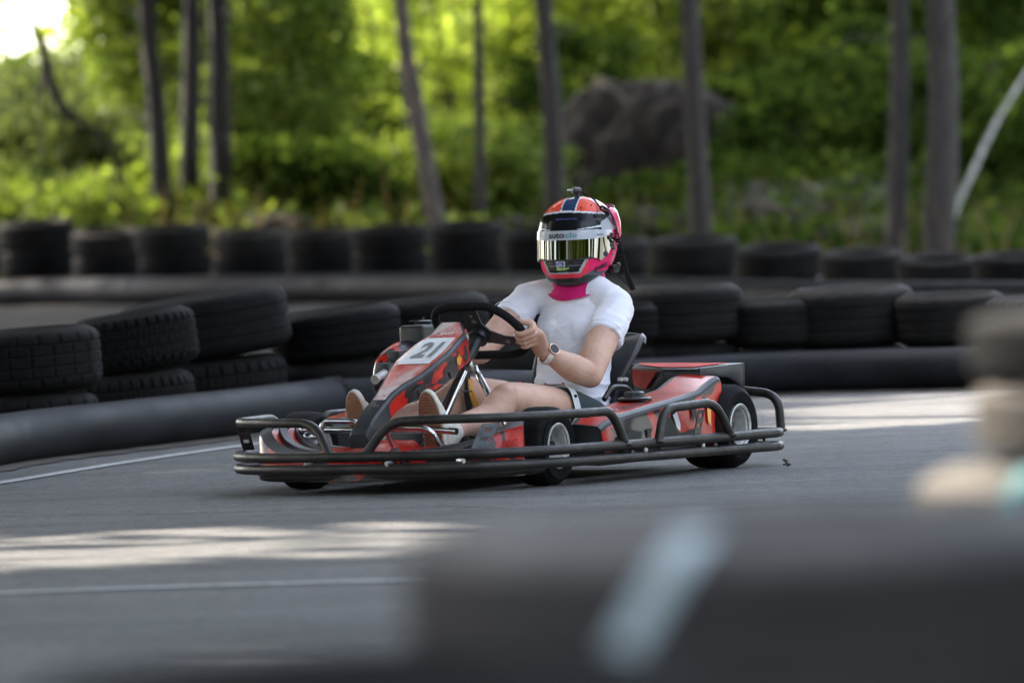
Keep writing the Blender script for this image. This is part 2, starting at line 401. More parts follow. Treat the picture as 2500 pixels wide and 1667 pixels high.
def face(name, co, mat, parent=None, quads=True):
    """mesh from an (n,4,3) array of separate quads"""
    n = len(co); me = bpy.data.meshes.new(name)
    me.vertices.add(n * 4); me.vertices.foreach_set('co', co.astype(np.float32).ravel())
    me.loops.add(n * 4); me.loops.foreach_set('vertex_index', np.arange(n * 4, dtype=np.int32))
    me.polygons.add(n); me.polygons.foreach_set('loop_start', np.arange(0, n * 4, 4, dtype=np.int32)); me.polygons.foreach_set('loop_total', np.full(n, 4, dtype=np.int32))
    me.materials.append(mat); me.update(calc_edges=True)
    o = bpy.data.objects.new(name, me); scn.collection.objects.link(o)
    if parent: o.parent = parent
    return o
def leafquads(P, size, var=.4, flat=0., elong=1.6):
    n = len(P); nrm = rng.normal(size=(n, 3)); nrm[:, 2] += flat; nrm /= np.linalg.norm(nrm, axis=1)[:, None]
    t = rng.normal(size=(n, 3)); t -= (t * nrm).sum(1)[:, None] * nrm; t /= np.linalg.norm(t, axis=1)[:, None]
    b = np.cross(nrm, t); s = size * (1 + var * rng.uniform(-1, 1, n))[:, None]
    a = t * s * .5 * elong; c = b * s * .42
    return np.stack([P - a, P - a * .1 + c, P + a, P - a * .1 - c], 1)

# ================================================================ ground
def TSH(x): return 2.6 * max(0., min(1., (-2.0 - x) / 2.5))
def HG(x, y):
    d = y + CAMD
    def sm(a, b, v):
        t = min(1, max(0, (v - a) / (b - a))); return t * t * (3 - 2 * t)
    z = sm(68.5, 72, d - TSH(x)) * (.42 - .05 * x if abs(x) < 8 else .42) + .40 * math.exp(-((x + 3.3) / 1.5) ** 2 - ((d - 72.5) / 1.7) ** 2)
    z += 1.15 * math.exp(-((x - 5.0) / 3.2) ** 2 - ((d - 80) / 4.5) ** 2) + .55 * math.exp(-((x - 3.4) / 2.6) ** 2 - ((d - 74) / 1.8) ** 2)
    z += sm(74, 130, d) * 2.6
    n = noise.noise(Vector((x * .5, y * .5, 3))) * .22 + noise.noise(Vector((x * 1.7, y * 1.7, 1))) * .07
    return z + n * sm(69, 73, d - TSH(x))
def build_ground():
    b = MB(); s = 900
    b.add([(-s, -s, 0), (s, -s, 0), (s, s, 0), (-s, s, 0)], [(0, 1, 2, 3)])
    tag(b.build('asphalt_track', M['asphalt'], smooth=0), 'dark grey asphalt of the kart track', None, kind='structure')
    xs = list(np.linspace(-9, 9, 110)); xs = [-400, -150, -60, -30, -18, -12] + xs + [12, 18, 30, 60, 150, 400]
    ds = [67.6] + list(np.linspace(68, 86, 100)) + [90, 95, 102, 112, 125, 140, 180, 260, 500]
    vs = [(x, d - CAMD, HG(x, d - CAMD) + (-.06 if d < 68.5 + TSH(x) else .03)) for d in ds for x in xs]; n = len(xs)
    b = MB(); b.add(vs, [(j * n + i, j * n + i + 1, (j + 1) * n + i + 1, (j + 1) * n + i) for j in range(len(ds) - 1) for i in range(n - 1)])
    tag(b.build('forest_floor', M['forest'], smooth=80), 'mossy brown forest floor rising behind the far tyre barrier', None, kind='structure')
def strip(name, pts, wd, z, mat, label):
    b = MB(); P = catmull(pts, 8); rings = []
    for i, p in enumerate(P):
        t = (P[min(i + 1, len(P) - 1)] - P[max(0, i - 1)]).normalized(); nn = Vector((-t.y, t.x, 0))
        j = wd * (.5 + .05 * noise.noise(p * 9))
        rings.append([p + nn * j + Vector((0, 0, z)), p - nn * j + Vector((0, 0, z))])
    b.loft(rings, False, False)
    return tag(b.build(name, mat, smooth=0), label, None, kind='structure')
build_ground()
g = [G(-500, 1262), G(0, 1180), G(300, 1131), G(585, 1090), G(760, 1070), G(1000, 1052)]
strip('road_line', g, .075, .004, M['line'], 'white edge line curving beside the middle barrier')
g = [G(-300, 1463), G(200, 1442), G(957, 1419), G(1700, 1405)]
strip('road_line', g, .07, .004, M['line'], 'thin white line crossing the asphalt in front of the kart')

# ================================================================ barrier pipes
def pipe(pts, r, label, mat='pipe', group='black barrier pipes along the tyre walls'):
    o = MB(); P = catmull([Vector((p[0], p[1], r)) for p in pts], 10); o.tube(P, r, 24)
    return tag(o.build('barrier_pipe', M[mat], smooth=50), label, 'barrier pipe', group)
def at(px, py): return G(px, py)
mid = [at(-900, 1310), at(-300, 1205), at(0, 1139), at(300, 1100), at(600, 1064), at(806, 1036)]
PR = .1
pipe(mid, PR, 'black plastic barrier pipe curving along the left tyre stacks')
mid2 = [Vector((p.x, p.y, 0)) for p in (W(808, 900, 28.6), W(1100, 900, 30.2), W(1500, 900, 31.2), W(1900, 900, 31.6), W(2400, 900, 31.2), W(3000, 900, 30.6), W(3800, 900, 29.6))]
mid_end = mid[-1]; mid2[0] = mid_end + (Vector((mid2[1].x, mid2[1].y, 0)) - mid_end).normalized() * .03
pipe(mid2, PR * .97, 'black plastic barrier pipe running behind the kart to the right')
j = MB(); d_ = (mid2[1] - mid_end).normalized()
j.tube([mid_end - d_ * .03 + Vector((0, 0, PR)), mid_end + d_ * .05 + Vector((0, 0, PR))], PR * 1.05, 24)
tag(j.build('pipe_coupling', M['kart_rubber'], smooth=50), 'black rubber coupling joining the two pipe lengths left of the kart', 'pipe coupling')
FD = [(-1500, 78), (0, 69.7), (425, 66.3), (850, 63.3), (1250, 59), (1500, 54.5), (1835, 49.5), (2200, 46), (2700, 43), (3600, 38)]
farp = [Vector((p.x, p.y, 0)) for p in [W(a_, 700, d_) for a_, d_ in FD]]
pipe(farp, .135, 'long black barrier pipe below the far tyre wall', 'pipe_dark')

for x0, x1, y0, y1, lab in ((-150, -6.4, -150, 43, 'unseen dark ground added left of the track'), (10.5, 150, -150, 43, 'unseen dark ground added right of the track'), (-6.4, 10.5, -150, -31, 'unseen dark ground added behind the photographer')):
    b = MB(); b.add([(x0, y0, .009), (x1, y0, .009), (x1, y1, .009), (x0, y1, .009)], [(0, 1, 2, 3)]); tag(b.build('ground', M['forest'], smooth=0), lab, None, kind='structure')  # dark out-of-frame sheets, added to darken the reflections of bright asphalt
M['inner'] = simple('shade_darkened_dust', (.045, .040, .036), .95, 0, .3, 3, spec=.05)  # brown dust over the asphalt, darkened in colour for the shade there
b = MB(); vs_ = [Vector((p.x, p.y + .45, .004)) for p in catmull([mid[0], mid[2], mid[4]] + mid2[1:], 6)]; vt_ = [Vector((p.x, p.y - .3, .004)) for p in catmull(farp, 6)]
b.add(vs_ + vt_[::-1], [tuple(range(len(vs_) + len(vt_)))]); tag(b.build('ground', M['inner'], smooth=0), 'dusty brown ground darkened for shade between the two tyre barriers', None, kind='structure')
g = [G(-200, 1268), G(150, 1259), G(420, 1256), G(700, 1247), G(1060, 1240), G(1300, 1243)]
g = [a_.lerp(b_, f_) for a_, b_ in zip(g, g[1:]) for f_ in (0, .25, .5, .75)]
strip('road_crack', [p + Vector((0, rnd.uniform(-.06, .06), 0)) for p in g], .013, .004, M['rubber_far'], 'thin dark crack meandering across the asphalt before the kart')
g = [G(900, 1215), G(1250, 1213), G(1600, 1199), G(2000, 1176), G(2400, 1160)]
g = [a_.lerp(b_, f_) for a_, b_ in zip(g, g[1:]) for f_ in (0, .25, .5, .75)]
strip('road_crack', [p + Vector((0, rnd.uniform(-.06, .06), 0)) for p in g], .010, .004, M['rubber_far'], 'short dark crack in the asphalt right of the kart')
def litter(pts, off, label):
    b = MB(); P = catmull(pts, 30); rings = []
    for i, p in enumerate(P):
        t = (P[min(i + 1, len(P) - 1)] - P[max(0, i - 1)]).normalized(); nn = Vector((t.y, -t.x, 0)); w0 = .09 + .05 * noise.noise(p * 6) + .04 * noise.noise(p * 21)
        rings.append([Vector((p.x, p.y, .008)) + nn * .02, Vector((p.x, p.y, .012)) + nn * (off * .6), Vector((p.x, p.y, .0045)) + nn * (off + w0)])
    b.loft(rings, False, False); tag(b.build('dirt', M['dirt'], smooth=0), label, None, kind='structure')
litter([Vector((p.x, p.y, 0)) for p in mid], .06, 'brown dirt gathered along the foot of the left barrier pipe')
litter([Vector((p.x, p.y, 0)) for p in mid2], .06, 'brown dirt gathered along the foot of the right barrier pipe')
# ================================================================ tyres
def tyre_mesh(Ro, wd, Ri, kind, seed):
    """lying tyre, axis Z, base z=0; returns mesh with real grooves"""
    rr = random.Random(seed); n = {0: 180, 1: 160, 2: 96}[kind]
    h = wd
    base = [(Ri, .22), (Ri + .008, .10), (Ri + .02, .06)]  # inner bead
    prof = []
    def add(r, z, blk=0): prof.append((r, z, blk))
    add(Ri + .005, .30 * h); add(Ri, .16 * h); add(Ri + .006, .10 * h); add(Ri + .03, .055 * h); add((Ri + Ro) / 2, .0); add(Ro - .045, .02 * h); add(Ro - .016, .075 * h)
    add(Ro - .005, .13 * h, 1)
    g = .007
    gro = [.24, .41, .59, .76] if kind < 2 else [.3, .5, .7]
    z0 = .17
    for i, gz in enumerate(gro):
        add(Ro, z0 * h if i == 0 else (z0) * h, 1 if i == 0 else 2)
        add(Ro + .001, (gz - .022) * h, 1 if i == 0 else 2); add(Ro - g, (gz - .014) * h); add(Ro - g, (gz + .014) * h); z0 = gz + .022
    add(Ro + .001, z0 * h, 1); add(Ro, .83 * h, 1); add(Ro - .005, .87 * h, 1)
    add(Ro - .016, .925 * h); add(Ro - .045, .98 * h); add((Ri + Ro) / 2, h); add(Ri + .03, .945 * h); add(Ri + .006, .90 * h); add(Ri, .84 * h); add(Ri + .005, .70 * h)
    per = {0: 5, 1: 8, 2: 6}[kind]; dep = {0: .014, 1: .009, 2: .004}[kind]
    def pr(j):
        out = []
        for r, z, k in prof:
            if k == 1 and j % per == 0: r -= dep
            if k == 2 and kind == 1 and (j + 3) % per == 0: r -= dep * .8
            if k == 2 and kind == 0 and (j + int(z * 60)) % (per) == 0: r -= dep * .5
            out.append((r, z))
        return out
    b = MB(); b.lathe(pr, (0, 0, 0), 'Z', n)
    # inner liner
    b.lathe([(Ri + .005, .70 * h), (Ro - .035, .80 * h), (Ro - .02, .5 * h), (Ro - .035, .2 * h), (Ri + .005, .30 * h)], (0, 0, 0), 'Z', 48)
    me = b.build('tyre', M['rubber'], smooth=28).data
    o = [x for x in bpy.data.objects if x.data == me][0]; bpy.data.objects.remove(o)
    return me
T_KIND = {}
def tyre(loc, Ro, wd, label, group, tilt=(0, 0), kind=0, mat=None, Ri=None, name='tyre', cat='tyre'):
    key = (round(Ro, 3), round(wd, 3), kind, mat)
    if key not in T_KIND:
        T_KIND[key] = tyre_mesh(Ro, wd, Ri or Ro * .62, kind, 1)
        if mat: T_KIND[key].materials[0] = M[mat]
    o = bpy.data.objects.new(name, T_KIND[key]); scn.collection.objects.link(o)
    o.matrix_world = Matrix.Translation(loc) @ Matrix.Rotation(R(tilt[0]), 4, 'Y') @ Matrix.Rotation(R(tilt[1]), 4, 'X') @ Matrix.Rotation(rnd.uniform(0, 6.28), 4, 'Z')
    return tag(o, label, cat, group)
def ztop(px, py, d):  # height of the point seen there at depth d
    return (ORG + ray(px, py) * (d / ray(px, py).y)).z
POLY = catmull([Vector((p.x, p.y, 0)) for p in mid], 10) + catmull(mid2, 10)
def stack_mid(px, Ro, pyt, pys, label0, tilts, kinds=(0, 0), mats=(None, None)):
    """pyt: top of the stack, pys: joint between its two tyres"""
    d = 25.5
    while True:
        c = W(px, 900, d); c.z = 0
        if min((c - q).length for q in POLY) > Ro + PR + .03 and d > 26.8:
            n_ = min(POLY, key=lambda q: (c - q).length)
            if n_.y < c.y: break
        d += .05
    Z2 = ztop(px, pyt, d - Ro); Z1 = ztop(px, pys, d - Ro)
    for i, (z, wd) in enumerate([(0, Z1 - .01), (Z1, Z2 - Z1)]):
        place = ['resting on the asphalt', 'topmost of its stack'][i]
        tyre(Vector((c.x + i * .02, c.y, z)), Ro, wd, f'black worn tyre, {place}, {label0}', 'tyres of the middle barrier', tilts[i], kinds[i], mats[i])
K2 = (None, 'rubber2')
stack_mid(-235, .30, 830, 985, 'leftmost stack behind the pipe', [(-1, 0), (-3, 0)], (1, 1))
stack_mid(62, .29, 806, 962, 'left edge stack with fine tread blocks', [(-1.5, 0), (-2.5, 1)], (1, 1))
stack_mid(325, .265, 765, 908, 'second stack from the left edge', [(-3.5, 0), (-6.5, 1)], (0, 0))
stack_mid(500, .37, 722, 878, 'tall wide stack left of the pipe coupling', [(-4, 0), (-7.0, 1)], (0, 2))
stack_mid(815, .29, 756, 880, 'stack just left of the kart nose', [(-3, 0), (-4.5, 1)], (2, 2))
stack_mid(1040, .28, 727, 868, 'stack behind the steering wheel', [(-3, 0), (-4.5, 1)], (2, 2))
stack_mid(1225, .25, 722, 850, 'stack hidden behind the driver torso', [(0, 0), (-2, 1)], (2, 2), K2)
stack_mid(1530, .13, 742, 838, 'narrow small tyre behind the driver shoulder', [(0, 0), (0, 0)], (2, 2))
stack_mid(1665, .27, 697, 838, 'stack right of the driver', [(0, 0), (-.5, 1)], (2, 2), K2)
stack_mid(1892, .25, 731, 850, 'low stack over the kart rear', [(0, 0), (-.5, .5)], (2, 2), K2)
stack_mid(2072, .295, 702, 845, 'tall stack with a sunlit rim', [(0, 0), (-1.0, 2.5)], (2, 2), K2)
stack_mid(2315, .255, 716, 846, 'stack third from the right edge', [(0, 0), (-.5, 1.5)], (2, 2), K2)
stack_mid(2545, .28, 725, 848, 'stack at the right edge of the barrier', [(0, 0), (0, 2)], (0, 0), K2)
stack_mid(2800, .25, 730, 850, 'stack beyond the right edge of the barrier', [(0, 0), (0, 1)], (2, 2), K2)

far = [(-95, 530, 1.), (92, 535, 1.), (262, 558, .93), (425, 547, 1.), (612, 560, .97), (788, 560, .95), (956, 550, .97), (1140, 540, 1.1), (1318, 560, 1.), (1490, 578, .95), (1692, 576, 1.13), (1902, 596, 1.05), (2100, 606, 1.07), (2290, 620, 1.07), (2480, 614, 1.1), (2690, 622, 1.1), (2900, 640, 1.1)]
def far_depth(px):
    for (a, b), (c, d) in zip(FD, FD[1:]):
        if a <= px <= c: return b + (d - b) * (px - a) / (c - a)
FPOLY = catmull(farp, 10)
def beyond(px, need):
    d = far_depth(px) + .2
    while True:
        c = W(px, 600, d); c.z = 0
        if min((c - q).length for q in FPOLY) > need: return c
        d += .05
PCS = [beyond(px, .37 + .135 + .02) for px, _, _ in far]
for i, (px, py, sc) in enumerate(far):
    p = PCS[i]; H = ztop(px, py, p.y + CAMD) - .01
    nb = [(PCS[k] - p).xy.length for k in (i - 1, i + 1) if 0 <= k < len(far)]; Ro = round((far[min(i + 1, len(far) - 1)][0] - far[max(i - 1, 0)][0]) / (2 if 0 < i < len(far) - 1 else 1) * .53 / FPX * (p.y + CAMD), 2)
    nn = 3 if H > .62 else 2; h3 = H / nn
    for k in range(nn):
        pos = (['lowest', 'middle', 'topmost'] if nn == 3 else ['lower', 'topmost'])[k]
        ls = 'off the left edge' if i == 0 else ('stack number %s from the left' % ['one', 'two', 'three', 'four', 'five', 'six', 'seven', 'eight', 'nine', 'ten', 'eleven', 'twelve', 'thirteen', 'fourteen', 'fifteen', 'sixteen'][i - 1])
        tyre(Vector((p.x + rnd.uniform(-.015, .015), p.y, h3 * k)), Ro, round(h3, 2) * .985, f'{pos} black tyre of the far wall, {ls}', 'tyres of the far barrier', (rnd.uniform(-1, 1), (5.5 + rnd.uniform(-1, 1.5)) if k == nn - 1 else 0), 2, 'rubber_fartop' if k == nn - 1 else 'rubber_far')

# ---- out-of-focus tyres close to the camera
def near(px, d, Ro, z, wd, label, tilt=(0, 0), mat=None, kind=2):
    p = W(px, 1300, d); return tyre(Vector((p.x, p.y, z)), Ro, wd, label, 'blurred tyres close to the camera', tilt, kind, mat)
def band(o, Ro, wd, ang, tilt, width, mat):
    b = MB(); rings = []
    M0 = o.matrix_world; inv = M0.to_3x3().inverted()
    for k in range(15):
        zz = wd * (-.02 + 1.04 * k / 14)
        a = ang + tilt * (zz / wd - .5)
        prof = Ro + .004 - .016 * max(0, abs(zz / wd - .5) * 2 - .8) / .2
        row = []
        for t in (-.5, -.25, 0, .25, .5):
            aa = a + t * width / Ro
            row.append(M0.inverted() @ (M0.translation + M0.to_3x3() @ (Matrix.Rotation(-M0.to_euler().z, 3, 'Z') @ Vector((math.cos(aa) * prof, math.sin(aa) * prof, zz)))))
        rings.append(row)
    b.loft(rings, False, False)
    return b.build('painted_band', mat, o, smooth=60)
A = near(1875, 5.8, .305, .52, .18, 'large blurred tyre on top with a pale blue painted band', (0, 0), 'rubber_near')
A2 = near(1960, 5.8, .295, .34, .175, 'blurred grey brown tyre under the banded tyre', (0, 0), 'rubber')
near(1910, 5.8, .295, .17, .165, 'blurred tyre, third from the top below the banded tyre')
near(1930, 5.8, .295, .0, .165, 'blurred tyre on the ground at the foot of the banded stack')
near(830, 5.25, .27, .43, .195, 'dark blurred tyre at the bottom edge, left of the banded tyre', (0, 0), 'rubber_far')
near(830, 5.25, .27, .28, .148, 'blurred second tyre of the bottom left stack')
near(815, 5.25, .27, .14, .138, 'blurred third tyre of the bottom left stack')
near(822, 5.25, .27, .0, .138, 'blurred lowest tyre of the bottom left stack')
E = near(2840, 8.5, .30, .455, .165, 'sunlit beige blurred tyre jutting left in the right edge stack, with a teal band', (0, 0), 'rubber_pale')
near(2985, 8.6, .30, .625, .092, 'sunlit beige narrow blurred tyre, second from the top at the right edge', (0, 0), 'rubber_pale')
near(2975, 8.6, .30, .72, .085, 'dark blurred tyre topping the stack at the right edge', (0, 0))
near(2870, 8.5, .30, .30, .15, 'blurred dark tyre under the sunlit beige tyre at the right edge')
near(2890, 8.5, .30, .15, .145, 'blurred dark tyre low in the right edge stack')
near(2860, 8.5, .30, .0, .145, 'blurred lowest tyre of the right edge stack')
for o, Ro, wd, px, tl, wid, mt in ((A, .305, .18, 1515, .40, .034, 'blue_paint'), (A2, .295, .175, 1400, .34, .034, 'blue_paint'), (E, .30, .165, 2440, .30, .024, 'teal_ink')):
    p = W(px, 1400, 5.52 if o in (A, A2) else 8.25); v = p - o.matrix_world.translation
    ang = math.atan2(-math.sqrt(max(0.001, Ro * Ro - v.x * v.x)), v.x)
    band(o, Ro, wd, ang, tl, wid, M[mt])

# ================================================================ forest
def trunk_mesh(b, pts, r0, r1, n=12, seed=0):
    P = catmull(pts, 8); k = len(P)
    rings = []
    for i, p in enumerate(P):
        f = i / (k - 1); r = r0 + (r1 - r0) * f + (r0 * .35 * math.exp(-f * 30))
        rings.append([p + Vector((math.cos(a), math.sin(a), 0)) * r * (1 + .10 * noise.noise(Vector((math.cos(a) * 1.5, math.sin(a) * 1.5, p.z * 2 + seed)))) for a in [2 * math.pi * j / n for j in range(n)]])
    b.loft(rings)
def crown_pts(c, rad, n, clusters, spread):
    c = np.array(c); rad = np.array(rad)
    q = rng.normal(size=(clusters, 3)); q /= np.linalg.norm(q, axis=1)[:, None]; q *= rng.uniform(.25, 1, clusters)[:, None] ** .5
    q = q * rad + c
    return q[rng.integers(0, clusters, n)] + rng.normal(size=(n, 3)) * np.array([spread, spread, spread * .6])
def tree(name, base, pts, r0, r1, bark, leafmat, crown, label, group, leaf=.12, flat=.3):
    """crown: list of (centre, radii, n, clusters, spread)"""
    t = empty(name, base)
    b = MB(); bs = Vector(base)
    trunk_mesh(b, [Vector(p) - bs for p in pts], r0, r1, seed=rnd.random() * 50)
    top = Vector(pts[-1]) - bs
    for c, rad, n, cl, sp in crown[:3]:
        for k in range(4):
            e = Vector(c) - bs + Vector((rnd.uniform(-.7, .7) * rad[0], rnd.uniform(-.7, .7) * rad[1], rnd.uniform(-.4, .5) * rad[2]))
            s = Vector(pts[0]) - bs; s = s.lerp(top, rnd.uniform(.45, .95))
            b.tube([s, s.lerp(e, .5) + Vector((0, 0, -.1)), e], [r1 * .6 + .01, r1 * .4 + .008, .008], 5)
    if name == 'pine_tree':
        for k in range(5):
            f = rnd.uniform(.25, .95); q0 = (Vector(pts[1]).lerp(Vector(pts[3]), f)) - bs; a_ = rnd.uniform(0, 6.28); ln = rnd.uniform(.25, .8)
            b.tube([q0, q0 + Vector((math.cos(a_) * ln * .6, math.sin(a_) * ln * .6, rnd.uniform(-.05, .2))), q0 + Vector((math.cos(a_) * ln, math.sin(a_) * ln, rnd.uniform(-.2, .25)))], [.016, .011, .005], 5)
    b.build('trunk', bark, t, smooth=60)
    if crown:
        P = np.concatenate([crown_pts(np.array(c) - np.array(base), rad, n, cl, sp) for c, rad, n, cl, sp in crown])
        face('crown', leafquads(P, leaf, .4, flat), leafmat, t)
    return tag(t, label, 'tree', group)
def gz(p): return HG(p.x, p.y)
# bare trunks: (px at top edge, py 0) (px, py at base), width px, depth, bark, label
TR = [((357, 380, 395), (0, 240, 462), 44, 72.5, 'bark_dark', 'dark straight pine trunk, leftmost of the three close trunks', (0, 6)),
      ((468, 466, 462), (0, 240, 459), 46, 73.4, 'bark_dark', 'dark pine trunk standing in the middle of the three close trunks', (3, 5)),
      ((532, 536, 541), (0, 240, 459), 52, 72.6, 'bark_dark', 'dark pine trunk, rightmost of the three close trunks', (0, 3)),
      ((978, 1010, 1062), (0, 230, 527), 40, 71.0, 'bark_red', 'reddish pine trunk leaning left at its top, behind the tyre wall', (0, 4)),
      ((1166, 1170, 1173), (0, 240, 530), 25, 71.6, 'bark_grey', 'slender young grey trunk left of the helmet', (0, 5)),
      ((1326, 1345, 1356), (0, 240, 560), 46, 70.8, 'bark_grey', 'grey pine trunk rising directly behind the helmet', (0, 4)),
      ((1683, 1694, 1713), (0, 240, 590), 50, 70.0, 'bark_grey', 'grey pine trunk in front of the mossy rock', (0, 4)),
      ((2196, 2196, 2186), (0, 240, 640), 48, 69.2, 'bark_grey', 'grey pine trunk, left one of the pair at the right', (0, 4)),
      ((2294, 2303, 2290), (0, 240, 640), 74, 69.0, 'bark_grey', 'thick grey pine trunk, right one of the pair', (0, 4))]
for (xs, ys, wpx, d, bk, lab, cr) in TR:
    pts = [W(x, y, d) for x, y in zip(xs, ys)][::-1]
    g0 = gz(pts[0]); base = Vector((pts[0].x + (pts[0].x - pts[1].x) * .3, pts[0].y, min(g0, pts[0].z) - .12))
    dirv = (pts[2] - pts[1]).normalized()
    vert = Vector((dirv.x * .6, 0, 1)).normalized()
    t1 = pts[2] + vert * 5; t2 = t1 + vert * 6; nbr = 4
    r = wpx * 1.18 / 2 / FPX * d
    cc = t2 - vert * 1.5
    tree('pine_tree', tuple(base), [base, pts[0], pts[1], pts[2], t1, t2], r * 1.06, r * .55, M[bk], M['needles'],
         [(tuple(cc), (2.0, 2.0, 2.6), 900, 26, .35)], lab, 'pines behind the tyre wall', leaf=.34, flat=.6)
# leaning birch at the right, curved dark trunk at the left
bp = [W(x, y, 70.2) for x, y in ((2322, 560), (2335, 505), (2375, 420), (2432, 300), (2512, 170), (2590, 40))]
tree('birch_tree', tuple(bp[0] - Vector((0, 0, .4))), [bp[0] - Vector((0, 0, .4))] + bp + [bp[-1] + Vector((.9, .2, 2.0))], .041, .024, M['birch'], M['leaf_a'],
     [(tuple(bp[-1] + Vector((.9, .2, 2.4))), (.9, .9, 1.1), 900, 14, .3)], 'pale birch trunk leaning steeply to the right at the right edge', None, leaf=.13)
bp = [W(x, y, 74) for x, y in ((300, 470), (285, 415), (245, 345), (175, 285), (132, 225), (112, 150), (95, 85), (58, 25), (20, -40))]
tree('crooked_tree', tuple(bp[0] - Vector((0, 0, .5))), [bp[0] - Vector((0, 0, .5))] + bp, .085, .04, M['bark_dark'], M['leaf_d'],
     [(tuple(bp[2] + Vector((-.5, .4, .0))), (.7, .6, .4), 1300, 14, .2)], 'dark crooked trunk bending to the upper left at the left edge', None, leaf=.09)
bp = [W(x, y, 75) for x, y in ((1010, 470), (1004, 380), (996, 280), (988, 180), (985, 60), (980, -60))]
tree('dead_tree', tuple(bp[0] - Vector((0, 0, .5))), [bp[0] - Vector((0, 0, .5))] + bp, .07, .05, M['bark_dark'], M['leaf_c'], [], 'thin dark trunk close behind the leaning reddish pine', None)
bp = [W(x, y, 86) for x, y in ((1905, 250), (1903, 170), (1900, 95), (1902, 0), (1898, -120))]
tree('pale_tree', tuple(bp[0] - Vector((0, 0, 1.2))), [bp[0] - Vector((0, 0, 1.2))] + bp, .11, .08, M['birch'], M['leaf_a'], [(tuple(bp[-1] + Vector((0, 0, 1.5))), (1.4, 1.4, 1.4), 1200, 16, .3)], 'pale distant trunk above the dark green slope', None, leaf=.14)

# leafy trees and shrubs behind: px, depth, radius x, centre z, radius z, leaves, material
LT = [(-150, 84, 1.5, .9, .9, 5200, 'leaf_a', 'green bush crown at the far left edge, under the open sky'),
      (150, 90, 1.3, 1.7, 1.4, 5200, 'leaf_d', 'grey green willow crown left of the crooked trunk'),
      (270, 96, 1.1, 1.5, 1.3, 5200, 'leaf_d', 'grey green willow crown right of the crooked trunk'),
      (350, 82, .75, 3.7, 1.6, 5200, 'leaf_a', 'tall leafy crown over the leftmost dark pine'),
      (445, 92, 1.3, 2.6, 2.2, 6500, 'leaf_b', 'bright crown glowing between the three dark pines'),
      (660, 81, 1.15, 2.9, 1.8, 7000, 'leaf_a', 'green crown just right of the three dark pines'),
      (790, 86, 1.3, 1.5, 1.4, 6500, 'leaf_c', 'deep green low crown in the middle left gap'),
      (900, 98, 1.7, 2.0, 1.5, 7000, 'leaf_b', 'bright crown left of the leaning reddish pine'),
      (1090, 88, 1.5, 2.4, 2.3, 8000, 'leaf_b', 'bright crown between the leaning pine and the slender trunk'),
      (1250, 94, 1.6, 2.6, 2.6, 8000, 'leaf_b', 'bright yellow green crown above left of the helmet'),
      (1440, 86, 1.3, 3.4, 1.7, 8000, 'leaf_b', 'bright crown over the left flank of the mossy rock'),
      (1590, 90, 1.3, 3.7, 1.5, 7000, 'leaf_b', 'bright crown over the top of the mossy rock'),
      (1790, 84, 1.2, 3.6, 1.5, 6500, 'leaf_a', 'green crown right of the pine before the rock'),
      (1990, 88, 1.3, 3.8, 1.5, 6500, 'leaf_a', 'green crown above the dark slope'),
      (2110, 82, 1.0, 2.8, 1.3, 5200, 'leaf_c', 'shadowy green crown left of the pair of pines'),
      (2250, 92, 1.3, 4.2, 1.6, 5200, 'leaf_a', 'green crown behind the pair of pines'),
      (2420, 80, 1.1, 3.9, 1.5, 5600, 'leaf_c', 'dark crown above the leaning birch'),
      (2600, 84, 1.5, 2.8, 2.2, 5200, 'leaf_c', 'dark crown beyond the right edge'),
      (2900, 88, 2.0, 3.0, 2.5, 3500, 'leaf_a', 'green crown well beyond the right edge'),
      (-500, 88, 1.8, 1.6, 1.6, 3500, 'leaf_a', 'low green crown well beyond the left edge'),
      (1700, 104, 2.2, 4.6, 2.4, 4500, 'leaf_b', 'tall sunlit crown far behind the rock'),
      (2150, 106, 2.4, 4.6, 2.6, 4500, 'leaf_b', 'tall sunlit crown far behind the pair of pines')]
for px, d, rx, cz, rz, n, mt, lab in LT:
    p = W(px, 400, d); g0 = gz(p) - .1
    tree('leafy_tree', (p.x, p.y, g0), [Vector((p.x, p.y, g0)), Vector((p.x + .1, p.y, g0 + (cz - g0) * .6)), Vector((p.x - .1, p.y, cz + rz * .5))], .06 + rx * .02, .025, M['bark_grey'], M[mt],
         [((p.x, p.y, cz), (rx * 1.05, 1.2, rz), int(n * 1.15), int(34 + rx * 20), .20), ((p.x, p.y, cz - rz * .4), (rx * .95, 1.1, rz * .8), n // 3, 26, .20)], lab, 'leafy trees of the wood', leaf=.085 if d < 97 else .15, flat=.2)
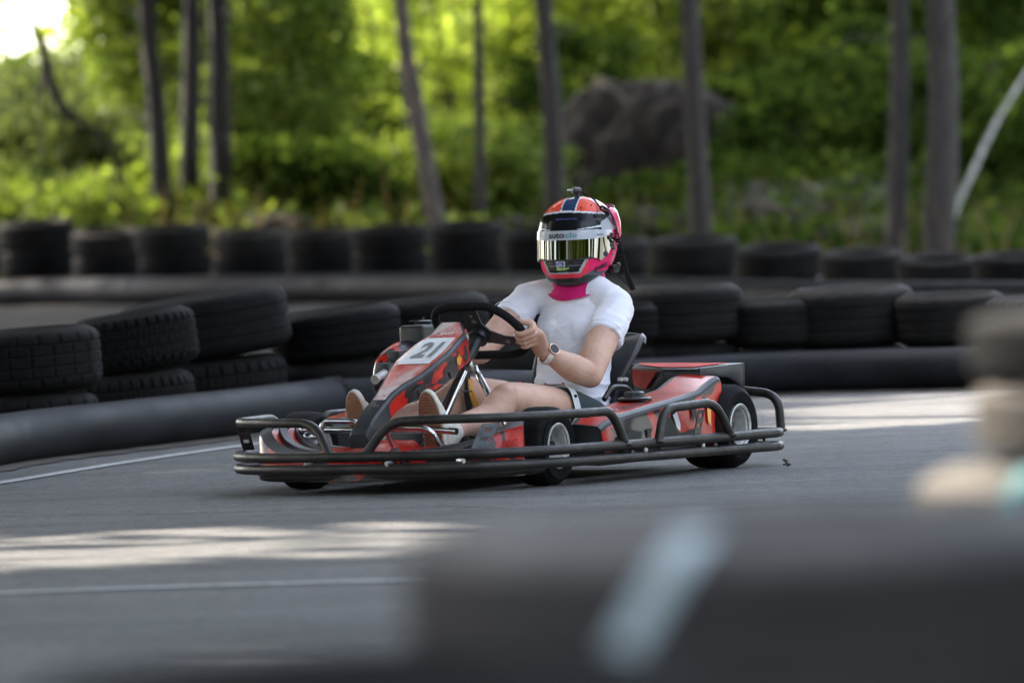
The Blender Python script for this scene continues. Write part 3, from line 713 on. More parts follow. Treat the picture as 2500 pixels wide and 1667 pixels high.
SH = [(215, 72.2, .55, .55, 1500, 'leaf_a', 'low leafy shrub at the foot of the crooked trunk'), (360, 76, .4, .7, 1500, 'leaf_b', 'glowing yellow green sapling left of the three pines'),
      (500, 78, .35, .8, 1100, 'leaf_b', 'glowing sapling between the second and third pine'), (620, 74.5, .7, .5, 2200, 'leaf_a', 'green shrub right of the three pines'),
      (760, 73, .9, .6, 3000, 'leaf_c', 'dark green shrub above the tyre wall, left of the leaning pine'), (905, 74.5, .8, .7, 2600, 'leaf_a', 'green shrub just left of the leaning pine foot'),
      (1115, 75, .7, .8, 2400, 'leaf_b', 'bright shrub between the leaning pine and the slender trunk'), (1240, 74, .6, .7, 2200, 'leaf_a', 'green shrub left of the helmet'),
      (1420, 79, .8, 1.5, 2200, 'leaf_c', 'dark shrub at the left flank of the rock'), (1840, 77, .9, .9, 3600, 'leaf_c', 'dark green shrub right of the rock'),
      (1960, 75.5, .9, .8, 3600, 'leaf_c', 'dark green shrub on the slope, left of the pair of pines'), (2100, 78, .9, 1.1, 3600, 'leaf_c', 'deep green shrub behind the left pine of the pair'),
      (2240, 76, .6, 1.0, 2600, 'leaf_c', 'dark shrub between the pair of pines'), (2400, 75, 1.0, 1.0, 3600, 'leaf_c', 'dark green shrub under the leaning birch'), (2560, 74, .9, 1.0, 2200, 'leaf_c', 'dark shrub at the right edge'),
      (20, 73, .8, .5, 2200, 'leaf_a', 'leafy shrub at the left edge over the tyres')]
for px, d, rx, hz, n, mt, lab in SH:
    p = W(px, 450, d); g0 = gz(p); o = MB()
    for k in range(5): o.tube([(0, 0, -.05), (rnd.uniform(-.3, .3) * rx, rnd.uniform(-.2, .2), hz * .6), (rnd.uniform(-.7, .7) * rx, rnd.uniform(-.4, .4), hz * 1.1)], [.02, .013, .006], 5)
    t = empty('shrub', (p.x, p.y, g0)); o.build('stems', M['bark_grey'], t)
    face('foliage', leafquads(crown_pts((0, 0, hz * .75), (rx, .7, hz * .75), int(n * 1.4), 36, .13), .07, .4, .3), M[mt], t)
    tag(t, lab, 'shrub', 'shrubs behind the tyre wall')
# far wood
n = 26000; q = np.stack([rng.uniform(-26, 26, n), rng.uniform(86, 112, n), rng.uniform(0, 1, n) ** 1.2], 1)
cl = 300; cc = np.stack([rng.uniform(-26, 26, cl), rng.uniform(88, 114, cl), rng.uniform(.5, 8.0, cl)], 1)
hx = np.interp(cc[:, 0], [-26, -8.5, -6.2, -5.2, -1.5, -1, 1, 26], [2.6, 2.5, 2.6, 4.2, 4.5, 4.6, 8, 8]); cc[:, 2] = .4 + cc[:, 2] / 8.5 * hx
P = cc[rng.integers(0, cl, n)] + rng.normal(size=(n, 3)) * np.array([.75, .75, .5])
n = 9000; cl = 240; cc = np.stack([rng.uniform(-34, 34, cl), rng.uniform(88, 100, cl), rng.uniform(3, 12, cl)], 1); cc = cc[(cc[:, 0] > -3.5) | (cc[:, 0] < -11) | (cc[:, 2] > 7)]
P2 = cc[rng.integers(0, len(cc), n)] + rng.normal(size=(n, 3)) * np.array([1.2, 1.0, .8])
tag(face('far_wood', np.concatenate([leafquads(P, .38, .4, .2), leafquads(P2, .8, .4, .2)]), M['leaf_b']), 'sunlit green wood far behind everything', None, kind='stuff')
# undergrowth, moss, dry stalks
def on_terrain(n, x0, x1, d0, d1, hfun):
    xs = rng.uniform(x0, x1, n); ds = rng.uniform(d0, d1, n); out = np.empty((n, 3))
    for i in range(n): dd = ds[i] + TSH(xs[i]); out[i] = (xs[i], dd - CAMD, HG(xs[i], dd - CAMD) + hfun())
    return out
P = on_terrain(16000, -8, 8, 69.5, 84, lambda: rnd.random() ** 2 * .28)
dens = np.array([noise.noise(Vector((p[0] * .9, p[1] * .5, 7))) for p in P]) + np.where(P[:, 0] < -.4, .35, .0)
tag(face('ground_ivy', leafquads(on_terrain(23000, -.5, 9, 69.5, 86, lambda: rnd.random() ** 2 * .3), .10, .4, .6), M['leaf_c']), 'dark green ground cover on the slope behind the rock and pines', None, kind='stuff')
tag(face('undergrowth', leafquads(P[(dens > .0) & (P[:, 0] < 1.2)], .10, .4, .5), M['leaf_a']), 'low green undergrowth on the forest floor', None, kind='stuff')
P = on_terrain(9000, -8, 8, 69, 76, lambda: rnd.random() * .05)
dens = np.array([noise.noise(Vector((p[0] * .7, p[1] * .7, 31))) for p in P])
tag(face('moss', leafquads(P[dens > -.02], .14, .4, 1.5), M['moss']), 'olive moss cushions on the bank', None, kind='stuff')
def blades(n, x0, x1, d0, d1, h0, h1, wd, lean):
    P = on_terrain(n, x0, x1, d0, d1, lambda: 0.); h = rng.uniform(h0, h1, n)[:, None]; a = rng.uniform(0, 6.28, n)
    side = np.stack([np.cos(a), np.sin(a), np.zeros(n)], 1) * wd; tip = P + np.concatenate([rng.normal(size=(n, 2)) * lean * h, h], 1)
    return np.stack([P - side, P + side, tip + side * .3, tip - side * .3], 1)
tag(face('dry_grass', np.concatenate([blades(150, -8, 8, 68.2, 72, .25, .9, .009, .2), blades(160, .5, 8, 68.2, 73, .15, .5, .010, .5), blades(200, -7.5, -1, 68.4, 70, .3, .9, .012, .15)]), M['dry']), 'tall dry straw stalks above the tyre wall', None, kind='stuff')
tag(face('grass', blades(3000, -9, .5, 68.6, 76, .1, .35, .010, .3), M['grass_m']), 'thin grass at the foot of the wood', None, kind='stuff')
# rock outcrop
def rock(c, rad, label, seed, sub=5, amp=.22, name='rock'):
    bm = bmesh.new(); bmesh.ops.create_icosphere(bm, subdivisions=sub, radius=1)
    for v in bm.verts:
        p = v.co.copy(); f = 1 + amp * noise.noise(p * 1.3 + Vector((seed, 0, 0))) + amp * .5 * noise.noise(p * 3.1 + Vector((seed, 5, 0))) + amp * .22 * noise.noise(p * 8 + Vector((seed, 9, 0)))
        v.co = Vector((p.x * rad[0] * f, p.y * rad[1] * f, p.z * rad[2] * f))
    me = bpy.data.meshes.new(name); bm.to_mesh(me); bm.free(); me.materials.append(M['rock'])
    me.polygons.foreach_set('use_smooth', [True] * len(me.polygons))
    o = bpy.data.objects.new(name, me); scn.collection.objects.link(o); o.location = c
    return tag(o, label, 'rock')
p = W(1585, 460, 76.5); rock((p.x, p.y, .45), (1.42, 1.1, 1.82), 'huge dark mossy boulder behind the driver', 2.0, 6, .26, 'mossy_boulder')
p = W(1760, 460, 77.5); rock((p.x, p.y, .45), (1.8, 1.0, 1.15), 'dark boulder shoulder right of the grey pine', 4.4, 5, .3, 'mossy_boulder')
for i, (px, d, s, lab) in enumerate([(1850, 72.5, .34, 'grey stone on the bank right of the grey pine'), (1905, 72, .20, 'small grey stone beside the larger stone'), (1560, 71.5, .38, 'low brown stone right of the helmet'),
    (2080, 71.5, .35, 'brown stone left of the pair of pines'), (680, 71.5, .3, 'brown stone right of the three pines'), (1240, 71.5, .42, 'brown stone left of the helmet')]):
    p = W(px, 500, d); rock((p.x, p.y, gz(p) + s * .1), (s * 1.2, s, s * .62), lab, i * 3.3 + 1, 4, .3)

# unseen trees added to shade the track, leaves left out where sun patches are wanted
def shade_density(x, y):
    d = y + CAMD
    if 26.9 < d < 31.0 and x > .95 + .12 * math.sin(y * 3): return .0
    if 18.7 < d < 21.0 and x < -.05: return .06
    if 14.5 < d < 15.3 and x < -.4: return .3
    if 7.7 < d < 9.6 and x > .30: return 0.
    if d > 67.5: return (.4 if d < 78 else .05) if x > .4 else .03
    return 1.
SL = Vector((SUN.x / SUN.z, SUN.y / SUN.z))
pts = []
while len(pts) < 78000:
    x, y = rnd.uniform(-7, 7.5), rnd.uniform(-21, 61)
    if rnd.random() > shade_density(x, y): continue
    z = rnd.uniform(5.6, 10.5); pts.append((x + SL.x * z, y + SL.y * z, z))
pts = np.array(pts)
ty = np.array([-13, -5, 3, 11, 19, 27, 35, 43, 51., 58., 66.]); 
own = np.argmin(np.abs(pts[:, 1][:, None] - (ty + 2)[None, :] + rng.normal(size=(len(pts), 1)) * 1.2), 1)
for i, yy in enumerate(ty):
    xx = -7.6 + (i % 2) * .8 - max(0, yy - 25) * .05
    t = empty('shade_tree', (xx, yy, 0)); b = MB()
    trunk_mesh(b, [Vector((0, 0, -.1)), Vector((.1, 0, 3)), Vector((-.1, .1, 6)), Vector((0, 0, 9.5))], .2, .08, seed=i)
    sel = pts[own == i] - np.array([xx, yy, 0])
    for k in range(26):
        e = Vector(sel[rnd.randrange(len(sel))]); s = Vector((0, 0, rnd.uniform(4.2, 8)))
        b.tube([s, s.lerp(e, .5) + Vector((0, 0, .3)), e], [.06, .04, .012], 5)
    b.build('trunk', M['bark_grey'], t, smooth=60)
    face('crown', leafquads(sel, .42, .4, .5), M['leaf_a'], t)
    tag(t, f'unseen tall tree, crown shaped to shade the track, beyond the left edge, {ordn(i)} in its row', 'tree', 'unseen trees shaped to shade the track')
for i in range(26):
    left = i % 2 == 0; k_ = i // 2
    xx = (-17 if left else 15) * (1 + .25 * rnd.random()) - (3 if left else 0); yy = -36 + k_ * 5.4 + rnd.uniform(-1, 1); hh = rnd.uniform(9, 13)
    tree('leafy_tree', (xx, yy, 0), [Vector((xx, yy, 0)), Vector((xx + .2, yy, hh * .5)), Vector((xx, yy, hh * .85))], .2, .05, M['bark_dark'], M['leaf_c' if i % 3 else 'leaf_a'],
         [((xx, yy, hh * .5), (1.9, 2.2, hh * .46), 2000, 70, .45)], f"green tree of the wood {'left' if left else 'right'} of the track outside the frame, {ordn(k_)} in its row", 'woods on both sides of the track', leaf=.5)
for i in range(18):
    xx = -30 + i * 3.6 + rnd.uniform(-1, 1); yy = -37 - 4 * (i % 2) - abs(xx) * .1 + rnd.uniform(-1, 1); hh = rnd.uniform(11, 16)
    tree('leafy_tree', (xx, yy, 0), [Vector((xx, yy, 0)), Vector((xx + .2, yy, hh * .5)), Vector((xx, yy, hh * .85))], .2, .05, M['bark_dark'], M['leaf_a'],
         [((xx, yy, hh * .5), (2.1, 1.6, hh * .46), 3000, 90, .45)], f'tall green tree behind the photographer, {ordn(i)} in its row', 'trees behind the photographer', leaf=.5)

# ================================================================ go-kart
kart = empty('go_kart', (KX, 0, 0), KROT)
tag(kart, 'red and black rental go-kart number 21 with tubular bumpers, turning on the asphalt', 'go-kart')
WF, WR = .527, -.527
def K(name, b, mat, parent=None, **kw): return b.build(name, mat, parent or kart, **kw)
# chassis
b = MB()
for sy in (-1, 1):
    b.tube(fillet([(.78, sy * .20, .07), (.30, sy * .30, .07), (-.25, sy * .33, .07), (-.66, sy * .30, .08)], .12), .016, 8)
    b.tube(fillet([(.52, sy * .20, .08), (.52, sy * .36, .12)], .05), .018, 8)
b.tube([(.62, -.24, .07), (.62, .24, .07)], .014, 8); b.tube([(-.05, -.32, .07), (-.05, .32, .07)], .014, 8); b.tube([(-.62, -.31, .08), (-.62, .31, .08)], .014, 8)
b.tube([(.79, -.21, .07), (.79, .21, .07)], .014, 8)
for sy in (-1, 1):
    for x in (.28, -.3): b.tube([(x, sy * .30, .07), (x, sy * .66, .09)], .012, 8)
    b.tube([(.80, sy * .2, .07), (1.0, sy * .25, .09)], .012, 8)
K('chassis_frame', b, M['dark_steel'])
b = MB(); b.prism([(.92, -.30, .052), (.92, .30, .052), (.25, .31, .052), (.25, -.31, .052)], (0, 0, .006)); b.prism([(.25, -.33, .05), (.25, .33, .05), (-.62, .33, .05), (-.62, -.33, .05)], (0, 0, .006))
K('floor_pan', b, M['alu'])
b = MB(); b.tube([(WR, -.50, .14), (WR, .50, .14)], .022, 12); K('rear_axle', b, M['steel'])

# wheels
def slick(Ro, wd, Ri):
    h = wd / 2
    return [(Ri + .004, -h * .62), (Ri + .004, -h * .80), (Ri + .012, -h * .93), (Ri + .030, -h * 1.0), ((Ri + Ro) / 2 + .012, -h * 1.03), (Ro - .022, -h * .98), (Ro - .009, -h * .88), (Ro - .002, -h * .70), (Ro, -h * .3), (Ro, h * .3), (Ro - .002, h * .70), (Ro - .009, h * .88),
            (Ro - .022, h * .98), ((Ri + Ro) / 2 + .012, h * 1.03), ((Ri + Ro) / 2 + .008, h * 1.035), ((Ri + Ro) / 2 + .004, h * 1.02), (Ri + .030, h * 1.0), (Ri + .012, h * .93), (Ri + .004, h * .80), (Ri + .004, h * .62)]
def wheel(x, y, Ro, wd, Ri, sgn, steer=0):
    b = MB(); h = wd / 2
    b.lathe([(.0, sgn * h * .05), (.045, sgn * h * .05), (.05, sgn * h * .02), (.05, -sgn * h * .2), (.0, -sgn * h * .2)], (0, 0, 0), 'Y', 24)
    b.tube([(0, -sgn * h * .2, 0), (0, sgn * h * .62, 0)], .017, 12)
    for k in range(3):
        a = R(120 * k + 30); b.tube([(.034 * math.cos(a), sgn * h * .04, .034 * math.sin(a)), (.034 * math.cos(a), sgn * h * .22, .034 * math.sin(a))], .007, 6)
    w_ = b.build('wheel', M['dark_steel'], kart, smooth=35); w_.location = (x, y, Ro); w_.rotation_euler = (0, R(rnd.uniform(0, 90)), steer)
    b = MB(); b.lathe(slick(Ro, wd, Ri), (0, 0, 0), 'Y', 72); b.build('tyre', M['kart_rubber'], w_, smooth=60)
    b = MB(); s = sgn
    b.lathe([(.012, s * h * .10), (.055, s * h * .06), (Ri - .016, s * h * .20), (Ri - .010, s * h * .55), (Ri - .006, s * h * .86), (Ri + .006, s * h * .93), (Ri + .010, s * h * .99), (Ri + .006, s * h * 1.02), (Ri - .001, s * h * .97), (Ri + .002, s * h * .80), (Ri + .002, -s * h * .8), (Ri + .008, -s * h * .98), (Ri - .004, -s * h * .9), (Ri - .004, -s * h * .1)], (0, 0, 0), 'Y', 48)
    b.tube([(Ri * .55, s * h * .35, Ri * .45), (Ri * .48, s * h * .72, Ri * .40)], .004, 6)
    b.build('rim', M['alu'], w_, smooth=40)
wheel(WF, .457, .13, .125, .066, 1, R(1)); wheel(WF, -.457, .13, .125, .066, -1, R(1))
wheel(WR, .545, .143, .185, .066, 1); wheel(WR, -.545, .143, .185, .066, -1)

# perimeter bumper bars
def ringpts(z_f, z_r, off=0.):
    P = [(1.035 - off, 0), (1.022 - off, .26), (.93 - off, .44), (.80 - off * .6, .555 - off * .7), (.68, .608 - off), (.50, .63 - off), (.1, .665 - off), (-.56, .695 - off), (-.69, .69 - off), (-.765, .62 - off), (-.78, .3), (-.78, 0)]
    full = P + [(x, -y) for x, y in reversed(P[1:-1])]
    return [Vector((x, y, z_f + (z_r - z_f) * (1.035 - x) / 1.8)) for x, y in full]
b = MB(); b.tube(catmull(ringpts(.127, .110), 5, True), .0165, 12, True); K('upper_bumper_bar', b, M['bar'], smooth=60)
b = MB(); b.tube(catmull(ringpts(.087, .064), 5, True), .0165, 12, True); K('lower_bumper_bar', b, M['bar'], smooth=60)
b = MB(); b.tube(fillet([(.66, -.52, .062), (.88, -.42, .060), (.965, -.2, .059), (.965, .2, .059), (.87, .44, .060), (.68, .52, .062), (.60, .50, .066)], .15), .017, 10); K('skid_bar', b, M['bar'], smooth=60)
def hoop(pts, rad, label=None):
    b = MB(); b.tube(fillet(pts, rad, 8), .0155, 12)
    for p in (pts[0], pts[-1]): b.ell(Vector(p) + Vector((0, 0, .004)), (.022, .022, .010), 10, 6)
    return K('guard_hoop', b, M['bar'], smooth=60)
# left front hoop: rises by the nose, runs back over the front wheel, drops behind it
hoop([(1.03, .075, .128), (.995, .15, .237), (.99, .28, .242), (.89, .47, .240), (.74, .575, .238), (.60, .615, .237), (.40, .640, .236), (.36, .645, .20), (.315, .652, .118)], [0, .07, .10, .12, .12, .15, .06, .04, 0])
hoop([(1.03, -.055, .128), (.995, -.13, .237), (.985, -.30, .240), (.83, -.53, .238), (.69, -.60, .236), (.40, -.65, .236), (.32, -.66, .118)], [0, .07, .12, .12, .12, .08, 0])
hoop([(.130, .675, .118), (.085, .675, .228), (-.25, .69, .236), (-.345, .695, .115)], [0, .06, .085, 0])
hoop([(-.36, -.69, .118), (-.30, -.69, .228), (.06, -.675, .230), (.11, -.672, .118)], [0, .06, .085, 0])
hoop([(-.775, .66, .112), (-.775, .655, .238), (-.775, .45, .262), (-.775, .2, .262)], [0, .09, .05, 0])
hoop([(-.775, -.66, .112), (-.775, -.655, .238), (-.775, -.45, .262), (-.775, -.2, .262)], [0, .09, .05, 0])
# slotted brackets between hoop and bar
def bracket(p0, p1, wv, nm='bumper_bracket'):
    p0, p1, wv = Vector(p0), Vector(p1), Vector(wv); t = .0035; nrm = (p1 - p0).cross(wv).normalized() * t; b = MB(); L = p1 - p0
    def q(u, v): return p0 + L * u + wv * v
    us = [0, .16, .30, .55, .69, 1]
    for i, (a, c) in enumerate(zip(us, us[1:])):
        if i in (1, 3):
            b.prism([q(a, -.5), q(c, -.5), q(c, -.25), q(a, -.25)], nrm); b.prism([q(a, .25), q(c, .25), q(c, .5), q(a, .5)], nrm)
        else: b.prism([q(a, -.5), q(c, -.5), q(c, .5), q(a, .5)], nrm)
    return K(nm, b, M['dark_steel'], smooth=0)
bracket(U(1197, 1035, 'Y', .52), U(1170, 1095, 'Y', .52), (-.05, .035, 0))
bracket(U(590, 1040, 'Y', -.60), U(607, 1098, 'Y', -.60), (-.04, .02, 0))
bracket(U(1712, 1000, 'Y', .672), U(1700, 1060, 'Y', .676), (-.045, 0, 0))
bracket((-.775, .58, .108), (-.775, .58, .066), (0, .04, 0))
for k, (px, py, yy) in enumerate([(659, 1133, -.40), (748, 1133, -.16), (945, 1132, .2), (1130, 1125, .50), (1576, 1098, .665), (1716, 1086, .675)]):
    b = MB(); p = U(px, py, 'Y', yy); n_ = Vector((1, 0, 0)) if k < 3 else Vector((.5, .86, 0)).normalized()
    b.tube([p - n_ * .03, p + n_ * .004], .008, 8); b.tube([p + n_ * .004, p + n_ * .007], .0055, 6); K('bolt', b, M['steel'])

# nose fairing: raised wheel guards at both ends, low in the middle
def nose():
    st = [(-1, .735, .505, .212, .60), (-.86, .80, .47, .198, .62), (-.7, .87, .40, .160, .66), (-.5, .925, .30, .132, .70), (-.25, .965, .17, .122, .72), (0, .98, 0, .126, .74)]
    st = [(s, x, -y, z, xi) for s, x, y, z, xi in st] + [(-s, x, y, z, xi) for s, x, y, z, xi in reversed(st[:-1])]
    P = catmull([Vector((x, y, z)) for s, x, y, z, xi in st], 5); I = catmull([Vector((xi, y * .86, z)) for s, x, y, z, xi in st], 5)
    b = MB(); n = len(P); rows = []
    for p, q in zip(P, I):
        d = (q - Vector((p.x, p.y, 0))); d.z = 0; ln = d.length; d.normalize(); zt = p.z; zc = zt + (.012 if abs(p.y) > .15 else 0)
        prof = [(-.004, .045), (-.002, .075), (0, zt - .014), (.006, zt - .003), (.018, zt), (.05, zc + .004), (.056, zc - .012), (.082, zc - .012), (.088, zc + .006), (.118, zc + .008), (.124, zc - .008), (.15, zc - .007), (.156, zc + .010), (max(.17, ln), zc + .012 + (.03 if abs(p.y) < .12 else 0)), (max(.172, ln + .004), zc - .02)]
        rows.append([Vector((p.x, p.y, 0)) + d * a + Vector((0, 0, z)) for a, z in prof])
    k = len(prof); vs = [p for r in rows for p in r]; fs = []; ms = []
    for i in range(n - 1):
        for j in range(k - 1):
            yy = (rows[i][j].y + rows[i + 1][j].y) / 2
            m = 0 if j < 2 else (1 if j in (3, 4, 6, 7, 8, 10, 11, 12) else 1)
            if j in (0, 1, 2): m = 0 if abs(yy) > .02 else 0
            if j == 7 - 1 or j == 10: m = 2
            if abs(yy) < .20 and j >= 4: m = 2
            fs.append((i * k + j, i * k + j + 1, (i + 1) * k + j + 1, (i + 1) * k + j)); ms.append(m)
    b.add(vs, fs); b.m = ms
    e0 = rows[0]; e1 = rows[-1]
    b.add(e0, [tuple(range(k))], 0); b.add(e1, [tuple(reversed(range(k)))], 0)
    o = K('nose_fairing', b, [M['red_dark'], M['plastic_grey'], M['red']], smooth=35)
    return o
NOSE = nose()

# steep front panel with the race number
rowsP = [(788, 1071, 1129), (814.5, 1048, 1138), (843, 1005, 1113), (862, 982, 1097), (880, 962, 1075), (898, 949, 1053), (916, 940, 1030), (938, 928, 990), (960, 915, 962), (977, 904, 948), (1000, 884, 930), (1020, 872, 915), (1042, 860, 903), (1062, 852, 895)]
low = [(1129, 815), (1160, 841), (1146, 866), (1131, 887), (1102, 914), (1085, 930), (1061, 948), (1017, 974), (990, 988), (974, 997), (957, 1011), (938, 1035), (915, 1062), (900, 1084)]
sec = []
for k, (py, l, r) in enumerate(rowsP):
    cx = (l + r) / 2; X = (1217 - cx + 6) / 359 if k else .318
    c = U(cx, py, 'X', X); hw = max(.030, (r - l) / 2 / 624)
    sec.append((X, c.y, c.z, hw))
def sidez(X):  # depth of the side below the ridge
    return float(np.interp(X, [.30, .36, .45, .55, .65, .75, .85, .95, 1.02], [.115, .092, .085, .080, .074, .062, .058, .050, .028]))
TOPN = []
b = MB(); rings = []
for X, yc, z, hw in sec:
    dz = sidez(X); e = .006
    rings.append([Vector((X - dz * .25, yc - hw * .98, z - dz)), Vector((X, yc - hw, z - .008)), Vector((X, yc - hw + e, z)), Vector((X, yc - hw + .013, z + .0015)), Vector((X, yc + hw - .013, z + .0015)), Vector((X, yc + hw - e, z)), Vector((X, yc + hw, z - .008)), Vector((X - .004, yc + hw, z - .016)), Vector((X - dz * .25, yc + hw * .98, z - dz))])
k = len(rings[0]); vs = [p for r in rings for p in r]; fs = []; ms = []
for i in range(len(rings) - 1):
    for j in range(k - 1):
        m = 1
        if j == 3: m = 2 if i < 9 else 1
        if j == 7 and 1 <= i < 9: m = 0
        if j == 0 and 1 <= i < 9: m = 0
        fs.append((i * k + j, i * k + j + 1, (i + 1) * k + j + 1, (i + 1) * k + j)); ms.append(m)
b.add(vs, fs); b.m = ms
b.add(rings[0], [tuple(range(k))], 1); b.add(rings[-1], [tuple(reversed(range(k)))], 1)
def mat_top():
    t = NT('sky_washed_panel_print'); g = t.noise(4.5, 3, .6, 1.2); h = t.noise(16, 4, .7, .5)
    c = t.mix(t.ramp(h, [(.4, 0), (.65, 1)]), (.60, .07, .05), (.70, .20, .16))
    c = t.mix(t.ramp(g, [(.42, 0), (.62, 1)]), c, (.66, .56, .54))  # pale sky reflection painted into the red print
    c = t.mix(t.math('MULTIPLY', t.ramp(h, [(.62, 0), (.66, 1)]), .8), c, (.10, .10, .11))
    t.set(color=c, rough=.24, coat=.6); t.b.inputs['Coat Roughness'].default_value = .12; return t.m
M['sky_washed'] = mat_top()
FP = K('front_panel', b, [M['red'], M['plastic_grey'], M['sky_washed']], smooth=35)
def surfP(u, X, lift=.0025):
    """point on the panel's top face: u in -1..1 across, X along"""
    Xs = [s[0] for s in sec]
    yc = float(np.interp(X, Xs, [s[1] for s in sec])); z = float(np.interp(X, Xs, [s[2] for s in sec])); hw = float(np.interp(X, Xs, [s[3] for s in sec]))
    return Vector((X + lift * .5, yc + u * (hw - .013), z + .0015 + lift))
b = MB()
X0, X1 = .405, .60; rows_ = []
for i in range(9):
    X = X0 + (X1 - X0) * i / 8; rows_.append([surfP(u, X) for u in (-.80, -.4, 0, .4, .86)])
b.loft(rows_, False, False)
PLATE = K('number_plate', b, M['white'], FP, smooth=60)
def text_geo(txt, bold=0.0, shear=0.):
    cu = bpy.data.curves.new('t', 'FONT'); cu.body = txt; cu.size = 1; cu.align_x = 'CENTER'; cu.align_y = 'CENTER'; cu.offset = bold; cu.shear = shear; cu.resolution_u = 2
    o = bpy.data.objects.new('t', cu); scn.collection.objects.link(o)
    me = bpy.data.meshes.new_from_object(o.evaluated_get(bpy.context.evaluated_depsgraph_get()))
    vs = [v.co.copy() for v in me.vertices]; fs = [tuple(p.vertices) for p in me.polygons]
    bpy.data.objects.remove(o); bpy.data.curves.remove(cu); bpy.data.meshes.remove(me)
    xs = [v.x for v in vs]; ys = [v.y for v in vs]; cx, cy = (min(xs) + max(xs)) / 2, (min(ys) + max(ys)) / 2; w_, h_ = max(xs) - min(xs), max(ys) - min(ys)
    return [((v.x - cx) / w_ * 2, (v.y - cy) / h_ * 2) for v in vs], fs   # normalised to -1..1
def decal(name, txt, fn, mat, parent, bold=.01, shear=0.):
    v, f = text_geo(txt, bold, shear); b = MB(); b.add([fn(x, y) for x, y in v], f)
    return b.build(name, mat, parent, smooth=0, recalc=False)
decal('race_number', '21', lambda x, y: surfP(.06 + x * .52, .50 - y * .058, .0042), M['grey_ink'], FP, .035)
decal('lettering', 'KART', lambda x, y: surfP(.1 + x * .40, .375 - y * .009, .0042), M['white'], FP, .01)
b = MB()
for (u0, u1) in ((-.75, -.2), (.2, .75)): b.loft([[surfP(u0, .388), surfP(u1, .388)], [surfP(u0, .396), surfP(u1, .396)]], False, False)
K('lettering', b, M['red'], FP, smooth=0)
def blob(parent, fn, pts, mat, name='emblem'):
    b = MB(); b.add([fn(*p) for p in pts], [tuple(range(len(pts)))]); return b.build(name, mat, parent, smooth=0)
def sideP(X, t):  # t 0 ridge .. 1 lower edge, left face of the panel
    Xs = [s[0] for s in sec]; yc = float(np.interp(X, Xs, [s[1] for s in sec])); z = float(np.interp(X, Xs, [s[2] for s in sec])); hw = float(np.interp(X, Xs, [s[3] for s in sec])); dz = sidez(X)
    return Vector((X - dz * .25 * t, yc + hw + .0025, z - .016 - (dz - .016) * t))
blob(FP, sideP, [(.40, .15), (.385, .25), (.375, .55), (.385, .85), (.42, .95), (.405, .75), (.43, .5), (.455, .35), (.43, .45), (.405, .55), (.398, .35)], M['black_ink'])
blob(FP, sideP, [(.50, .25), (.48, .45), (.47, .95), (.53, .98), (.535, .6), (.57, .55), (.56, .35), (.53, .22)], M['black_ink'])
blob(FP, sideP, [(.445, .30), (.43, .55), (.455, .80), (.475, .60), (.47, .35)], M['flame'])
blob(FP, sideP, [(.66, .15), (.65, .95), (.69, .95), (.69, .45), (.72, .40), (.70, .25)], M['black_ink'])
for p, n_ in ((surfP(.0, .86, .002), Vector((.6, 0, .8))), (sideP(.335, .30) + Vector((0, .002, 0)), Vector((0, 1, 0)))):
    b = MB(); b.tube([p - n_ * .003, p + n_ * .002, p + n_ * .0035], [.014, .014, .009], 18); b.tube([p + n_ * .0035, p + n_ * .006], .0055, 8); K('fixing_disc', b, M['steel'], FP)

# side pods
def podZ(X):
    return float(np.interp(X, [-.46, -.435, -.29, .01, .18, .33, .39], [.310, .314, .266, .238, .222, .205, .182]))
def pod(sy):
    b = MB(); rings = []
    Xs = [.392, .386, .35, .27, .21, .15, .07, -.02, -.12, -.20, -.30, -.40, -.445, -.455]
    for X in Xs:
        zr = podZ(X); yo = .603; yi = .425 + max(0, X - .05) * .16
        flat = zr + .006
        prof = [(yi, .06), (yi, flat - .02), (yi + .012, flat + .004), (yi + .03, flat + .006), (yo - .016, zr + .004), (yo - .010, zr + .002), (yo - .002, zr - .006), (yo + .002, zr - .016), (yo + .012, .10), (yo - .01, .055)]
        rings.append([Vector((X, sy * y, z)) for y, z in prof])
    k = len(rings[0]); vs = [p for r in rings for p in r]; fs = []; ms = []
    for i in range(len(rings) - 1):
        for j in range(k - 1):
            m = {0: 1, 1: 1, 2: 1, 3: 2, 4: 1, 5: 1, 6: 1, 7: 0, 8: 1}[j]
            if i < 1 and j in (3, 4): m = 1
            fs.append((i * k + j, i * k + j + 1, (i + 1) * k + j + 1, (i + 1) * k + j)); ms.append(m)
    b.add(vs, fs); b.m = ms
    b.add(rings[0], [tuple(range(k))], 1); b.add(rings[-1], [tuple(reversed(range(k)))], 0)
    return K('side_pod', b, [M['red_dark'], M['plastic_grey'], M['red_top']], smooth=14)
PODL = pod(1); PODR = pod(-1)
PODL['label'] = 'left side pod with fuel cap'; 
def podside(X, z, lift=.004):
    zr = podZ(X) - .016; t = (zr - z) / (zr - .10); return Vector((X, .607 + .010 * t + lift, z))
def podtop(X, y, lift=.003): return Vector((X, y, podZ(X) + .006 + lift + (0 if X > -.02 else .010)))
blob(PODL, podside, [(.02, .09), (.03, .14), (-.02, .19), (-.07, .195), (-.10, .165), (-.12, .14), (-.17, .14), (-.22, .15), (-.25, .13), (-.24, .10), (-.15, .085)], M['black_ink'])
blob(PODL, podside, [(-.09, .20), (-.12, .21), (-.135, .17), (-.13, .145), (-.11, .155)], M['white'])
blob(PODL, podside, [(-.22, .24), (-.25, .25), (-.26, .20), (-.245, .17), (-.24, .19), (-.225, .165)], M['black_ink'])
blob(PODL, podside, [(-.335, .25), (-.36, .23), (-.35, .15), (-.33, .17)], M['flame'])
blob(PODL, podside, [(.33, .11), (.30, .145), (.20, .165), (.13, .155), (.16, .10)], M['black_ink'])
